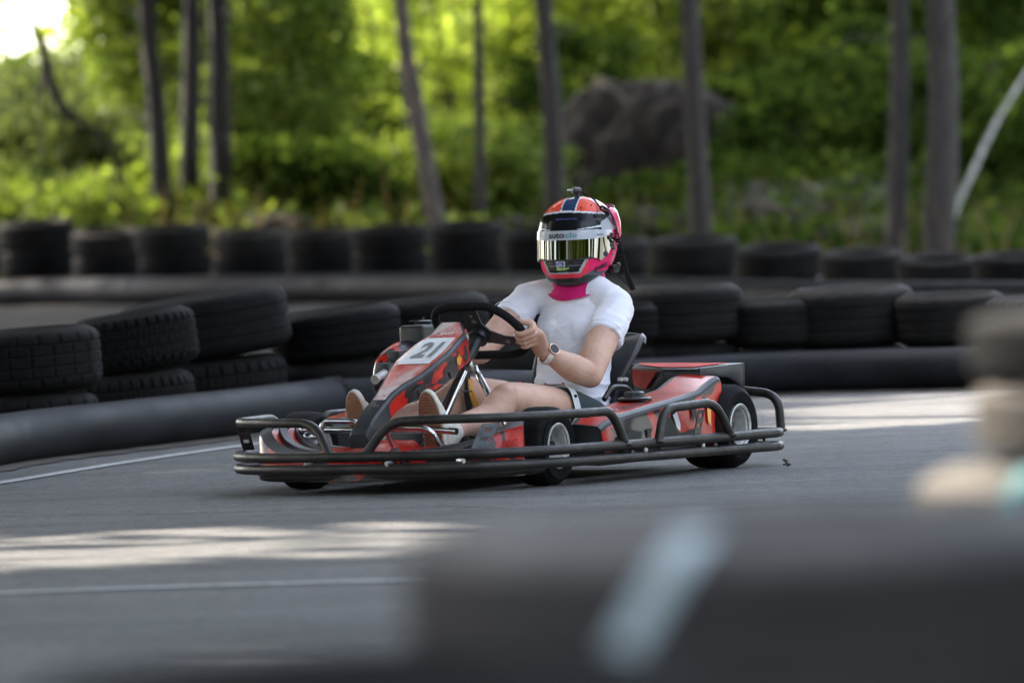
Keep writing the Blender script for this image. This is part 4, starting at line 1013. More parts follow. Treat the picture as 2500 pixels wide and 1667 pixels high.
blob(PODL, podside, [(.10, .16), (.06, .165), (.09, .12)], M['black_ink'])
decal('lettering', 'DINO', lambda x, y: podtop(.245 - x * .09 + y * .0,  .50 + y * .035 + x * .02), M['white'], PODL, .03, .2)
decal('lettering', 'DINO', lambda x, y: podtop(.245 - x * .085,  .50 + y * .028 + x * .02, .0045), M['red'], PODL, .0, .2)
decal('lettering', 'KART', lambda x, y: podtop(.05 - x * .09,  .545 + y * .018, .003), M['black_ink'], PODL, .02, .2)
# fuel cap
b = MB(); c = podtop(-.05, .49, -.004); b.lathe([(.0, 0), (.058, 0), (.060, .005), (.052, .009), (.045, .007), (.0, .007)], c, 'Z', 40); rim_ = K('cap_collar', b, M['plastic_grey'], PODL)
b = MB(); b.lathe(lambda j: [(.0, .012), (.032 + (.003 if j % 6 < 3 else 0), .008), (.032 + (.003 if j % 6 < 3 else 0), .024), (.027, .028), (.0, .028)], c, 'Z', 36); K('fuel_cap', b, M['plastic'], PODL, smooth=25)
# lettering on the nose end
def noseside(u, v):
    a = U(1225, 1085, 'Y', .46); bq = U(1262, 1078, 'Y', .497); d = (bq - a)
    p = a + d * (u * .5 + .5); n_ = Vector((.75, .6, 0)).normalized(); return p + Vector((0, 0, v * .014)) + n_ * .02
decal('lettering', 'DINO', lambda x, y: noseside(x, y), M['red_top'], NOSE, .02, .3)

# rear cover behind the seat
cz = lambda px, py, X=-.70: U(px, py, 'X', X)
A1 = U(1619, 900, 'X', -.45); B1 = U(1710, 900, 'X', -.45); zt = A1.z; C1 = Vector((-.715, .555, zt + .006)); D1 = Vector((-.715, .13, zt + .012)); E1 = Vector((-.60, .185, zt + .006))
b = MB(); b.prism([A1, B1, C1, D1, E1], (0, 0, -.016))
yb = B1.y; b.prism([Vector((-.45, yb, zt)), Vector((-.715, .555, zt + .006)), Vector((-.71, .555, .262)), Vector((-.675, .552, .285)), Vector((-.63, .548, .303)), Vector((-.56, .54, .312)), Vector((-.45, yb, .314))], (0, -.012, 0))
b.prism([Vector((-.715, .555, zt + .006)), Vector((-.715, -.05, zt + .012)), Vector((-.715, -.05, .29)), Vector((-.715, .35, .285)), Vector((-.71, .555, .262))], (-.012, 0, 0))
b.prism([A1, E1, E1 + Vector((0, 0, -.085)), Vector((-.53, .28, zt - .09)), A1 + Vector((0, 0, -.045))], (-.012, .008, 0))
b.prism([A1, B1, B1 + Vector((0, 0, -.03)), A1 + Vector((0, 0, -.045))], (-.012, 0, 0))
RC = K('rear_cover', b, M['plastic_grey'], smooth=30, bevel=.005)
b = MB(); iv = Vector((0, 0, .0035)); b.prism([A1.lerp(D1, .12) + iv, B1.lerp(D1, .12) + iv, C1.lerp(A1, .2) + iv, D1.lerp(B1, .06) + iv, E1.lerp(C1, .08) + iv], (0, 0, .001))
o3 = Vector((.010, -.007, 0)); b.prism([A1.lerp(E1, .12) + o3 - Vector((0, 0, .010)), E1.lerp(A1, .06) + o3 - Vector((0, 0, .010)), E1.lerp(A1, .10) + o3 - Vector((0, 0, .062)), Vector((-.53, .28, zt - .072)) + o3], (-.004, .003, 0))
K('printed_panel', b, M['panel_red'], RC, smooth=0)
b = MB(); b.prism([cz(1196, 806), cz(1150, 800), cz(1100, 812), cz(1100, 826), cz(1330, 826), cz(1330, 812)], (-.16, 0, 0)); K('engine_cover', b, M['red_top'], smooth=30, bevel=.01)
# engine and tank at the right rear
b = MB(); b.prism([cz(1095, 827), cz(1335, 827), cz(1335, 905), cz(1095, 900)], (-.12, 0, 0)); K('rear_box', b, M['plastic'], smooth=30, bevel=.01)
b = MB(); p = U(1024, 800, 'Y', -.58); b.box((p.x - .02, -.58, p.z - .055), (.16, .10, .13)); 
TANK = K('fuel_tank', b, M['plastic'], smooth=30, bevel=.012, bseg=3)
b = MB(); b.lathe([(0, 0), (.028, 0), (.034, .010), (.022, .014), (0, .014)], (p.x - .02, -.575, p.z + .012), 'Z', 20); b.tube([(p.x - .02, -.575, p.z + .02), (p.x - .02, -.575, p.z + .036)], .004, 8)
b.prism([(p.x + .02, -.61, p.z + .022), (p.x + .02, -.60, p.z + .024), (p.x - .05, -.53, p.z + .022), (p.x - .055, -.545, p.z + .02)], (0, 0, .004)); K('tank_cap', b, M['dark_steel'], TANK)
b = MB(); b.box((-.42, -.42, .17), (.22, .18, .20)); b.box((-.36, -.46, .28), (.10, .12, .06)); b.lathe([(0, 0), (.07, 0), (.07, .03), (0, .03)], (-.42, -.35, .2), 'Y', 20)
for kz in range(5): b.box((-.26, -.42, .13 + kz * .022), (.10, .16, .008))
K('engine', b, M['dark_steel'], smooth=30, bevel=.004)
b = MB(); q = U(970, 868, 'Y', -.56); b.box((q.x, -.56, q.z - .005), (.06, .05, .045)); q2 = U(943, 905, 'Y', -.57); b.box((q2.x, -.57, q2.z), (.06, .05, .055)); K('filter_box', b, M['plastic'], smooth=30, bevel=.006)
b = MB(); q = U(968, 895, 'Y', -.60); b.limb([q + Vector((.10, 0, -.07)), q + Vector((.05, 0, -.005)), q + Vector((-.06, 0, .03)), q + Vector((-.16, 0, .02))], [(.03, .05), (.05, .06), (.055, .06), (.05, .05)], 14); K('engine_guard', b, M['red_dark'], smooth=60)
b = MB(); q = U(922, 922, 'Y', -.56); b.tube([q + Vector((-.10, .0, .03)), q + Vector((0, 0, 0)), q + Vector((.02, 0, -.006))], [.014, .014, .017], 14); K('exhaust', b, M['alu'], smooth=50)

# steering: column, wheel
HUB = U(1172, 806, 'Y', .03)
COL = Vector((.745, 0, -.667))
tW = Vector((.667, 0, .745)) * .93 + Vector((.36, 0, 0)) * 0
tW.normalize()
PL = lambda u, v: HUB + Vector((0, 1, 0)) * u + tW * v
hexr = []
outl = [(-.095, .105), (.075, .105), (.125, .06), (.160, -.015), (.150, -.075), (.105, -.118), (-.105, -.118), (-.150, -.075), (-.162, -.01), (-.150, .055)]
b = MB(); b.tube(catmull([PL(u, v) for u, v in [(-.135, .085), (-.085, .108), (0, .112), (.07, .106), (.118, .072), (.152, .015), (.157, -.04), (.135, -.092), (.085, -.112), (0, -.115), (-.085, -.112), (-.135, -.092), (-.157, -.04), (-.155, .03)]], 6, True), .0148, 14, True)
SW = K('steering_wheel', b, M['kart_rubber'], smooth=70)
b = MB(); off = COL * .004
def arm(poly): b.prism([PL(u, v) + COL * .006 for u, v in poly], COL * .005)
arm([(-.045, .100), (.03, .100), (.026, .04), (.045, .005), (.09, -.022), (.150, -.035), (.152, -.072), (.08, -.062), (.03, -.050), (-.03, -.050), (-.045, -.02), (-.04, .03)])
arm([(-.03, -.02), (-.04, -.05), (-.10, -.055), (-.152, -.066), (-.150, -.03), (-.09, -.02)])
K('wheel_spokes', b, M['plastic'], SW, smooth=0)
b = MB()
for u, v, r in ((.0, .075, .006), (.002, .05, .009), (.095, -.045, .009), (.125, -.052, .006)): b.tube([PL(u, v) + COL * .0115, PL(u, v) + COL * .0125], r, 14)
K('lightening_hole', b, M['grey_ink'], SW)
b = MB(); b.tube([PL(0, -.01) + COL * -.004, PL(0, -.01) + COL * .035], .034, 18)
for k in range(3):
    a = R(90 + k * 120); c = PL(.024 * math.cos(a), -.01 + .024 * math.sin(a)); b.tube([c - COL * .012, c + COL * .018], .0065, 8)
K('wheel_hub', b, M['dark_steel'], SW)
b = MB(); b.tube([PL(0, -.01) + COL * .03, PL(0, -.01) + COL * .16], .020, 14); b.tube([PL(0, -.01) + COL * .16, PL(0, -.01) + COL * .60], .011, 12); K('steering_column', b, M['plastic'])
cl = PL(0, -.01) + COL * .165
b = MB(); b.box(cl, (.03, .075, .045), rot=Matrix.Rotation(R(42), 3, 'Y')); K('column_clamp', b, M['steel'], smooth=30, bevel=.004)
def rod(name, pts, r, mat, n=12): b = MB(); b.tube(fillet(pts, .04), r, n); return K(name, b, M[mat])
a0 = U(1133, 908, 'Y', 0.05); a1 = U(1085, 1018, 'Y', .05)
rod('support_tube', [a0, a0 + (a1 - a0) * 2.2], .0125, 'chrome')
a0 = U(1160, 893, 'Y', .05); a1 = U(1196, 968, 'Y', .17); rod('support_tube', [a0, U(1168, 915, 'Y', .06), a1, a1 + (a1 - a0) * 1.3], .011, 'chrome')
a0 = U(1140, 900, 'Y', 0.03); a1 = U(1150, 1012, 'Y', 0.02); rod('support_tube', [a0, U(1139, 960, 'Y', .03), a1, a1 + Vector((0, 0, -.09))], .012, 'dark_steel')
rod('cross_tube', [U(1152, 1000, 'Y', .03), U(1200, 1000, 'Y', .10)], .009, 'steel')
rod('cable', [U(1150, 925, 'Y', .06), U(1150, 950, 'Y', .07), U(1165, 985, 'Y', .08), U(1172, 1005, 'Y', .08)], .005, 'yellow', 8)
rod('cable', [U(1146, 925, 'Y', .065), U(1147, 960, 'Y', .07), U(1160, 995, 'Y', .08)], .004, 'yellow', 8)
rod('cable_tie', [U(1126, 955, 'Y', .05), U(1152, 955, 'Y', .075)], .003, 'plastic', 6)
# pedals and tie rods (chromed)
rod('pedal', [(.70, -.30, .05), U(783, 1046, 'Y', -.25), U(792, 1028, 'Y', -.24), U(866, 1028, 'Y', -.12), U(885, 1046, 'Y', -.10), (.74, -.08, .05)], .0095, 'chrome')
rod('pedal', [(.70, .04, .05), U(938, 1043, 'Y', .03), U(1050, 1044, 'Y', .20), (.74, .24, .06)], .0095, 'chrome')
rod('cross_rod', [U(745, 1049, 'Y', -.36), U(880, 1049, 'Y', -.14), U(1060, 1049, 'Y', .16), U(1115, 1053, 'Y', .25)], .0115, 'chrome')
rod('tie_rod', [(.60, -.36, .13), (.55, -.02, .12)], .008, 'steel'); rod('tie_rod', [(.60, .36, .13), (.55, .02, .12)], .008, 'steel')
rod('stub_axle', [(.52, .34, .12), (.527, .42, .13)], .02, 'steel'); rod('stub_axle', [(.52, -.34, .12), (.527, -.42, .13)], .02, 'steel')
b = MB(); b.ell(U(744, 1050, 'Y', -.37), (.022, .022, .018)); b.ell(U(757, 1066, 'Y', -.35), (.03, .03, .02)); K('ball_joint', b, M['chrome'])

# seat
SY = .095
prof = [(.03, .135, .165, .02), (-.06, .085, .18, .05), (-.18, .062, .19, .075), (-.28, .072, .185, .085), (-.345, .13, .17, .08), (-.39, .215, .165, .07), (-.425, .30, .175, .055), (-.465, .38, .190, .040), (-.50, .438, .186, .022), (-.535, .458, .172, .008)]
def seatgrid(th):
    P = catmull([Vector((x, 0, z)) for x, z, w_, l_ in prof], 5); Q = catmull([Vector((w_, l_, 0)) for x, z, w_, l_ in prof], 5); rings = []
    for i, p in enumerate(P):
        t = (P[min(i + 1, len(P) - 1)] - P[max(i - 1, 0)]).normalized(); n_ = Vector((-t.z, 0, t.x)); 
        if n_.x < 0 and n_.z < 0: n_ = -n_
        if n_.z < 0: n_ = -n_
        w_, l_ = Q[i].x, Q[i].y; row = []
        for u in (-1.05, -1, -.95, -.8, -.55, -.25, 0, .25, .55, .8, .95, 1, 1.05):
            lift = l_ * max(0, abs(u) - .4) ** 2 / .3
            if abs(u) > 1.01: lift -= .016
            row.append(p + Vector((0, SY + u * w_, 0)) + n_ * (lift - th))
        rings.append(row)
    return rings
b = MB(); g1 = seatgrid(0); g2 = seatgrid(.007)
b.loft(g1, False, False); b.loft(g2, False, False)
nr = len(g1)
b.loft([[r[0] for r in g1], [r[0] for r in g2]], False, False); b.loft([[r[-1] for r in g1], [r[-1] for r in g2]], False, False); b.loft([g1[0], g2[0]], False, False); b.loft([g1[-1], g2[-1]], False, False)
SEAT = K('seat', b, M['plastic'], smooth=60)
b = MB(); b.tube(fillet([(-.52, SY - .18, .452), (-.54, SY - .12, .462), (-.54, SY + .13, .462), (-.525, SY + .182, .452), (-.49, SY + .195, .43)], .03), .008, 8); K('seat_lip', b, M['plastic'], SEAT, smooth=60)
b = MB(); b.tube(fillet([U(1475, 975, 'Y', .33), U(1490, 950, 'Y', .33), U(1502, 944, 'Y', .33), U(1530, 946, 'Y', .33), U(1545, 962, 'Y', .33)], .03), .0095, 10); K('seat_stay', b, M['bar'], smooth=60)
for px in (1511, 1524):
    b = MB(); q = U(px, 926, 'Y', .285); b.tube([q, q + Vector((.005, .014, 0))], .007, 8); K('bolt', b, M['steel'])

# ================================================================ driver
def fused(name, b, mat, voxel, smooth=6, parent=None, fac=.6):
    o = b.build(name, mat, parent, smooth=0)
    md = o.modifiers.new('r', 'REMESH'); md.mode = 'VOXEL'; md.voxel_size = voxel; md.use_smooth_shade = True
    ms = o.modifiers.new('s', 'SMOOTH'); ms.factor = fac; ms.iterations = smooth
    bake(o); o.data.polygons.foreach_set('use_smooth', [True] * len(o.data.polygons))
    if not o.data.materials: o.data.materials.append(mat)
    return o
HC = U(1412, 590, 'Y', .09)                     # helmet centre
shL = U(1506, 752, 'X', -.375); shR = U(1288, 732, 'X', -.36)
elL = U(1434, 912, 'Y', .30); wrL = U(1324, 858, 'Y', .205)
elR = U(1172, 858, 'Y', -.13); wrR = U(1092, 850, 'Y', -.17)
hipL = Vector((-.255, .185, .165)); hipR = Vector((-.255, .015, .165))
knL = U(1240, 972, 'Y', .225); anL = U(1108, 1052, 'Y', .155)
knR = U(1128, 957, 'Y', -.03); anR = U(925, 1042, 'Y', -.165)
neck = Vector((HC.x - .01, HC.y, HC.z - .12))
def lerp(a, b_, t): return a.lerp(b_, t)
B = MB()
# head, neck, torso core
B.ell((HC.x + .005, HC.y, HC.z + .01), (.095, .075, .115), 20, 14)
B.ell((HC.x + .055, HC.y, HC.z - .05), (.045, .05, .06), 16, 10); B.ell((HC.x + .10, HC.y, HC.z - .01), (.016, .013, .026), 12, 8)
B.ell((HC.x + .09, HC.y, HC.z - .045), (.012, .024, .010), 12, 8)
for sy in (-1, 1): B.ell((HC.x, HC.y + sy * .078, HC.z), (.02, .01, .03), 10, 6)
chest = Vector((-.37, .10, .47)); pelv = Vector((-.27, .10, .16))
B.limb([neck + Vector((0, 0, .06)), neck, Vector((-.37, .095, .58))], [.052, .055, .062], 16)
B.limb([Vector((-.375, .095, .56)), chest, Vector((-.33, .10, .33)), pelv], [(.095, .055), (.115, .075), (.110, .078), (.12, .085)], 20)
# arms
B.limb([shL, lerp(shL, elL, .35), lerp(shL, elL, .75), elL + Vector((-.012, .004, -.006))], [.048, .053, .054, .044], 18)
mL = lerp(elL, wrL, .35)
B.limb([elL + Vector((-.01, 0, -.004)), mL + Vector((0, 0, -.004)), lerp(elL, wrL, .8), wrL], [.044, .047, (.033, .030), (.029, .024)], 18)
B.limb([shR, lerp(shR, elR, .4), elR], [.044, .050, .044], 18)
B.limb([elR, lerp(elR, wrR, .35), wrR], [.044, .044, .028], 18)
# legs
B.limb([hipL, lerp(hipL, knL, .35) + Vector((0, 0, .012)), lerp(hipL, knL, .72) + Vector((0, 0, .008)), knL], [.082, .079, .068, .055], 22)
B.limb([knL, knL + (anL - knL) * .08, lerp(knL, anL, .42) + Vector((-.02, .0, -.022)), lerp(knL, anL, .8), anL], [.054, .052, .054, .038, .034], 20)
B.ell(knL + Vector((.022, 0, .016)), (.038, .042, .036))
B.limb([hipR, lerp(hipR, knR, .4) + Vector((0, 0, .02)), lerp(hipR, knR, .75) + Vector((0, 0, .01)), knR], [.084, .080, .068, .055], 22)
B.limb([knR, lerp(knR, anR, .42) + Vector((-.02, .01, -.02)), lerp(knR, anR, .8), anR], [.054, .056, .038, .033], 20)
B.ell(knR + Vector((.022, 0, .016)), (.038, .040, .036))
# hands gripping the rim
def hand(rp, wr, side):
    """rp: rim point (u,v) in the wheel plane"""
    c = PL(*rp); rad = (c - PL(0, 0)).normalized(); T = COL.cross(rad).normalized()
    if T.z > 0: T = -T                       # from index finger down to the little finger
    back = -COL
    palm = c + rad * .030 + back * .020
    B.limb([wr, wr.lerp(palm, .55), palm + T * .006], [(.028, .024), (.034, .024), (.036, .020)], 16)
    for i, (ln, r) in enumerate([(1.0, .0100), (1.08, .0102), (1.0, .0096), (.84, .0084)]):
        o = T * ((i - 1.45) * .0205); q = .0148 + r * .78
        kn = palm.lerp(c, .15) + o * 1.02 + rad * .012 + COL * .012
        pts = [palm + o * .9, kn]
        for a in ((60, 100, 140, 172) if i < 3 else (60, 95, 130, 155)):
            aa = R(a) * ln; pts.append(c + o + rad * math.cos(aa * .95 - .45) * q * 1.02 + COL * math.sin(aa * .95 - .45) * q * 1.05 + T * .0006)
        B.limb(pts, [r * 1.15, r * 1.12, r * 1.05, r, r * .94, r * .80], 12, 4)
    tip = c - T * .045 + back * .016 - rad * .018
    B.limb([palm - T * .012 + back * .004, palm - T * .034 + back * .010 - rad * .006, c - T * .043 + back * .020 + rad * .004, tip], [.0155, .0125, .0105, .009], 12, 4)
    return palm, T, rad
hand((.156, -.030), wrL, 1)
hand((-.155, -.050), wrR, -1)
P_ = fused('person', B, M['skin'], .0034, 5)
P_.matrix_world = KMAT
P_['label'] = 'person driving the kart in white T-shirt, patterned shorts and pink race helmet'; P_['category'] = 'person'
def C_(name, b, mat, **kw): return b.build(name, mat, P_, **kw)
# T-shirt
S = MB()
S.limb([Vector((-.372, .095, .585)), Vector((-.372, .098, .550)), Vector((-.36, .10, .47)), Vector((-.335, .10, .36)), Vector((-.30, .10, .24)), Vector((-.28, .10, .20))],
       [(.115, .062), (.134, .078), (.146, .098), (.134, .094), (.138, .100), (.140, .100)], 26)
S.ell((-.318, .050, .47), (.058, .066, .075)); S.ell((-.318, .148, .47), (.058, .066, .075)); S.ell((-.318, .10, .46), (.052, .06, .07))
S.limb([shR + Vector((-.005, .01, .004)), Vector((-.39, .025, .614)), Vector((-.398, .095, .620)), Vector((-.39, .165, .614)), shL + Vector((-.005, -.012, .004))], [.057, .058, .056, .058, .063], 20)
def sleeve(sh, el, t):
    e = lerp(sh, el, t); d = (el - sh).normalized(); n_ = d.cross(Vector((0, 0, 1))).normalized(); m_ = d.cross(n_); rings = []
    P = catmull([sh - d * .01, lerp(sh, el, t * .4), lerp(sh, el, t * .8), e], 5)
    for i, p in enumerate(P):
        r = (.0605 if sh is shL else .0565) + .004 * i / len(P); rings.append([p + (n_ * math.cos(a) + m_ * math.sin(a)) * r for a in [2 * math.pi * j / 26 for j in range(26)]])
    S.loft(rings)
    return e, d, n_, m_
eL = sleeve(shL, elL, .46); eR = sleeve(shR, elR, .40)
S.limb([Vector((-.22, .02, .215)), Vector((-.20, .10, .205)), Vector((-.22, .18, .215))], [.05, .055, .05], 14)
SHIRT = fused('t_shirt', S, M['shirt'], .0045, 7, P_)
def folds(o):
    me = o.data; no = [v.normal.copy() for v in me.vertices]
    for v, n_ in zip(me.vertices, no):
        p = v.co; a = noise.noise(Vector((p.x * 7, p.y * 7 + p.z * 5, p.z * 17 - p.y * 6))); c = noise.noise(Vector((p.x * 14 + 5, p.y * 10 - p.z * 12, p.z * 26)))
        low = max(0, min(1, (.36 - p.z) / .12)); arm_ = max(0, min(1, (abs(p.y - .1) - .10) / .08))
        w_ = .0035 + .009 * low + .003 * arm_
        rid = 1 - abs(a) * 3.2
        v.co = p + n_ * (w_ * (max(0, rid) * .8 + c * .5))
folds(SHIRT)
for (e, d, n_, m_) in (eL, eR):
    b = MB(); b.tube([e - d * .014 + (n_ * math.cos(a) + m_ * math.sin(a)) * .0690 for a in [2 * math.pi * j / 40 for j in range(40)]], .0012, 6, True); C_('hem_seam', b, M['shirt'])
# shorts with pale trimmed hem
S = MB()
S.ell((-.27, .10, .17), (.115, .175, .108), 24, 16)
for hp, kn, t in ((hipL, knL, .36), (hipR, knR, .34)):
    S.limb([hp, lerp(hp, kn, t * .6) + Vector((0, 0, .010)), lerp(hp, kn, t) + Vector((0, 0, .012))], [.094, .091, .088], 22)
SHO = fused('shorts', S, M['shorts'], .0045, 5, P_)
for hp, kn, t in ((hipL, knL, .36), (hipR, knR, .34)):
    d = (kn - hp).normalized(); n_ = d.cross(Vector((0, 0, 1))).normalized(); m_ = d.cross(n_); e = lerp(hp, kn, t) + Vector((0, 0, .012)) + d * .058; b = MB()
    rings = [[e + d * o_ + (n_ * math.cos(a) + m_ * math.sin(a)) * (r_ + .004 * math.sin(a * 5)) for a in [2 * math.pi * j / 48 for j in range(48)]] for o_, r_ in ((-.05, .092), (-.03, .0925), (-.008, .093), (0, .0915), (-.008, .088))]
    b.loft(rings, True, False); C_('hem_trim', b, M['white'], smooth=60)
    b = MB()
    for k in range(9):
        a = R(k * 40 + 10); c = e - d * .018 + (n_ * math.cos(a) + m_ * math.sin(a)) * .0945; b.ell(c, (.006, .006, .006), 8, 6)
    C_('flower_print', b, M['red'])
# neck warmer, strap
b = MB(); rings = []
for i, (z, rx, ry, ox) in enumerate([(.03, .095, .085, .0), (-.01, .10, .088, 0), (-.045, .098, .090, .0), (-.070, .096, .102, .004), (-.076, .100, .112, .006), (-.081, .096, .108, .006), (-.078, .07, .08, .0)]):
    rings.append([Vector((HC.x + .018 + ox + rx * math.cos(a) * (1 + .03 * math.sin(5 * a + i)), HC.y + .006 + ry * math.sin(a) * (1 + .03 * math.sin(7 * a + i * 2)), HC.z - .105 + z + .010 * math.sin(a * 3 + i) - .004 * math.cos(a))) for a in [2 * math.pi * j / 40 for j in range(40)]])
b.loft(rings, True, False); C_('neck_warmer', b, M['pinkcloth'], smooth=70)
b = MB(); p0 = U(1392, 703, 'X', HC.x + .085); p1 = U(1364, 722, 'X', HC.x + .095); d = (p1 - p0); s_ = Vector((0, .004, .008))
b.prism([p0 - s_, p1 - s_, p1 + s_, p0 + s_], (.004, 0, .001)); C_('chin_strap', b, M['strap'], smooth=0)
# watch
d = (wrL - elL).normalized(); c = wrL - d * .022; n_ = Vector((.55, .62, .56)); n_ = (n_ - d * n_.dot(d)).normalized(); m_ = d.cross(n_)
b = MB(); rings = []
for k in range(30):
    a = 2 * math.pi * k / 30; o_ = n_ * math.cos(a) * .0325 + m_ * math.sin(a) * .0345
    rings.append([c + o_ * s1 + d * w1 for s1, w1 in ((1, -.010), (1.09, -.009), (1.09, .009), (1, .010))])
b.loft(rings, True, False, True); WB = C_('wristwatch', b, M['watchband'], smooth=50)
b = MB(); f = c + n_ * .033; b.tube([f, f + n_ * .009], .0195, 26); b.build('watch_case', M['rosegold'], WB, smooth=40)
b = MB(); b.tube([f + n_ * .0092, f + n_ * .0102], .0170, 26); b.build('watch_face', M['glass_dark'], WB, smooth=40)
# shoes
def shoe(cn, an, yaw, name='shoe'):
    """cn: centre of the visible sole"""
    up_ = Vector((.26, 0, .97)).normalized(); nrm = Vector((.97, math.sin(yaw), -.24)).normalized(); sd = up_.cross(nrm).normalized(); up_ = nrm.cross(sd).normalized()
    def outline(k, g=0):
        t = 2 * math.pi * k / 44; y = math.cos(t); x = math.sin(t)
        wd = .0475 + .0045 * y - (.007 if -.5 < y < .15 else 0) * (1 - abs(y + .15) / .4)
        return x * (wd + g), y * (.138 + g)
    base = cn - up_ * .055
    b = MB(); rings = []
    for dep, g in ((0, -.004), (-.003, 0), (-.016, .001), (-.022, -.002)):
        rings.append([base + sd * x + up_ * y + nrm * dep for x, y in [outline(k, g) for k in range(44)]])
    b.loft(rings); 
    U_ = MB(); heel = base - up_ * .085 - nrm * .03; toe = base + up_ * .075 - nrm * .028
    U_.limb([toe, base + up_ * .02 - nrm * .042, base - up_ * .05 - nrm * .055, an - nrm * .0], [(.036, .024), (.040, .034), (.040, .040), (.038, .036)], 18)
    U_.limb([heel, heel - nrm * .03], [.034, .036], 14)
    sh = fused(name, U_, M['canvas'], .004, 4, P_)
    so_ = b.build('sole', M['canvas'], sh, smooth=40)
    tr = MB(); o_ = base + nrm * .0012
    tr.add([o_ + sd * x + up_ * y for x, y in [outline(k, -.0045) for k in range(44)]], [tuple(range(44))])
    for i in range(-13, 14):
        for j in range(-5, 6):
            x = j * .0092 + (.0046 if i % 2 else 0); y = i * .0098
            if (x / .041) ** 2 + (y / .128) ** 2 < 1: tr.ell(o_ + sd * x + up_ * y, (.0042, .0042, .0042), 8, 4)
    tr.build('outsole', M['gum'], sh, smooth=50)
    lc = MB()
    for k in range(5):
        c0 = base + up_ * (.045 - .022 * k) - nrm * (.068 + .006 * k); lc.tube([c0 - sd * .022, c0 - nrm * .006, c0 + sd * .022], .0035, 6)
    lc.tube([c0 + nrm * .0, c0 + sd * .03 - nrm * .01, c0 + sd * .045 + up_ * .01], .003, 6)
    lc.build('laces', M['lace'], sh)
    return sh
shoe(U(868, 1012, 'Y', -.19), anR, -.18).data['x'] = 1; shoe(U(1048, 1012, 'Y', .13), anL, -.05)

# helmet
HROT = Matrix.Rotation(R(9), 3, 'Z') @ Matrix.Rotation(R(1.5), 3, 'Y')
TZ = [(-.155, .108, .085, .080), (-.150, .128, .095, .094), (-.135, .150, .108, .108), (-.10, .168, .124, .121), (-.05, .166, .138, .130), (0, .158, .147, .133), (.04, .150, .150, .132), (.075, .136, .142, .124), (.105, .113, .124, .108), (.130, .084, .096, .084), (.147, .052, .063, .054), (.156, .026, .032, .027), (.158, .0, .0, .0)]
def prof_(z):
    zs = [t[0] for t in TZ]; return [float(np.interp(z, zs, [t[i] for t in TZ])) for i in (1, 2, 3)]
ZSM = np.linspace(-.155, .158, 140)
TAB = np.array([prof_(z) for z in ZSM])
for _ in range(10): TAB[1:-1] = (TAB[:-2] + 2 * TAB[1:-1] + TAB[2:]) / 4
TAB[-1] = 0
def hsurf(az, z, lift=0.):
    """az degrees (0 front, + left), z nominal height -> kart coordinates"""
    a = R(az); xf, xb, yw = [float(np.interp(z, ZSM, TAB[:, i])) for i in range(3)]
    x = (xf if math.cos(a) > 0 else xb) * math.copysign(abs(math.cos(a)) ** .92, math.cos(a)); y = yw * math.copysign(abs(math.sin(a)) ** .92, math.sin(a))
    t = (1 - math.cos(a)) / 2; zz = z if z > 0 else z * (1 - .6 * t)
    r_ = math.hypot(x, y) + 1e-9
    if z > .07: nv = Vector((x / r_ * (.158 - z) / .09, y / r_ * (.158 - z) / .09, .3 + (z - .07) / .09)).normalized()
    else: nv = Vector((x / r_, y / r_, 0))
    return HROT @ (Vector((x, y, zz)) + nv * lift) + HC
RED_ = (.86, .085, .045); PINK = (.85, .025, .15); PR_ = (.86, .05, .085); WHT = (.72, .73, .78); BLK = (.010, .011, .013); NAVY = (.030, .055, .13); GREY = (.085, .088, .095); SIL = (.42, .43, .46); DGR = (.03, .032, .03)
def paint(az, z):
    t = (1 - math.cos(R(az))) / 2; zz = z if z > 0 else z * (1 - .6 * t); A = abs(az)
    xf, xb, yw = [float(np.interp(z, ZSM, TAB[:, i])) for i in range(3)]
    x = (xf if A < 90 else xb) * math.cos(R(az)); y = yw * math.sin(R(az))
    edge = .104 + .010 * math.cos(R(az * 2)) * 0 - .012 * max(0, math.sin(R(A))) ** 2
    if A > 118: return PINK if zz < .10 else (WHT if zz < .108 else NAVY)
    if zz > edge + .006:
        q = abs(y - x * .06)
        if q < .021: return NAVY
        if q < .0255: return WHT
        if A > 95 and abs(y) > .05 and zz < .12: return NAVY
        return RED_
    if zz > edge: return WHT
    if zz > .040:
        if A > 60:
            lo = .046 + (A - 46) * .0009
            hi = .052 + (A - 46) * .00075
            if zz < hi + .004 and A < 112 and zz > .02: return (.42, .43, .47) if A < 88 else (.8, .45, .55)
            if A > 95: return PINK
        elif A > 20:
            if abs(zz - (.046 + .0002 * (A - 20))) < .0018 * (A - 20) / 26 + .0006: return WHT
        elif az < -62: return WHT if zz < .05 else BLK
        return BLK
    if A > 84: # rear side
        if zz < -.085: return DGR
        if zz < -.046 and A > 90 and A < 118: return PINK
        if abs(zz + .048) < .0025: return DGR
        return PINK
    if zz > -.052:
        if A > 70: return PINK if zz < .02 else WHT
        return BLK
    # chin bar
    half = 33 + (zz + .055) * 220
    if A < half and zz > -.098: 
        if -.077 < zz < -.073 or -.066 < zz < -.0645: return (.12, .12, .13)
        return BLK
    if A < half + 5 and zz > -.103: return SIL
    if zz < -.140: return DGR
    band = -.118 + max(0, A - 26) * .0011
    if zz > max(-.118, min(band, -.072)): return PR_ if A < 40 else PINK
    if A > 50 and zz > -.100: return PINK
    if A > 28 and zz > -.112: return GREY
    return DGR
b = MB(); NA, NZ = 240, 150
zs = [-.155 + .313 * i / (NZ - 1) for i in range(NZ)]
rings = [[hsurf(360 * j / NA - 180, min(z, .1575)) for j in range(NA)] for z in zs]
b.loft(rings, True, False)
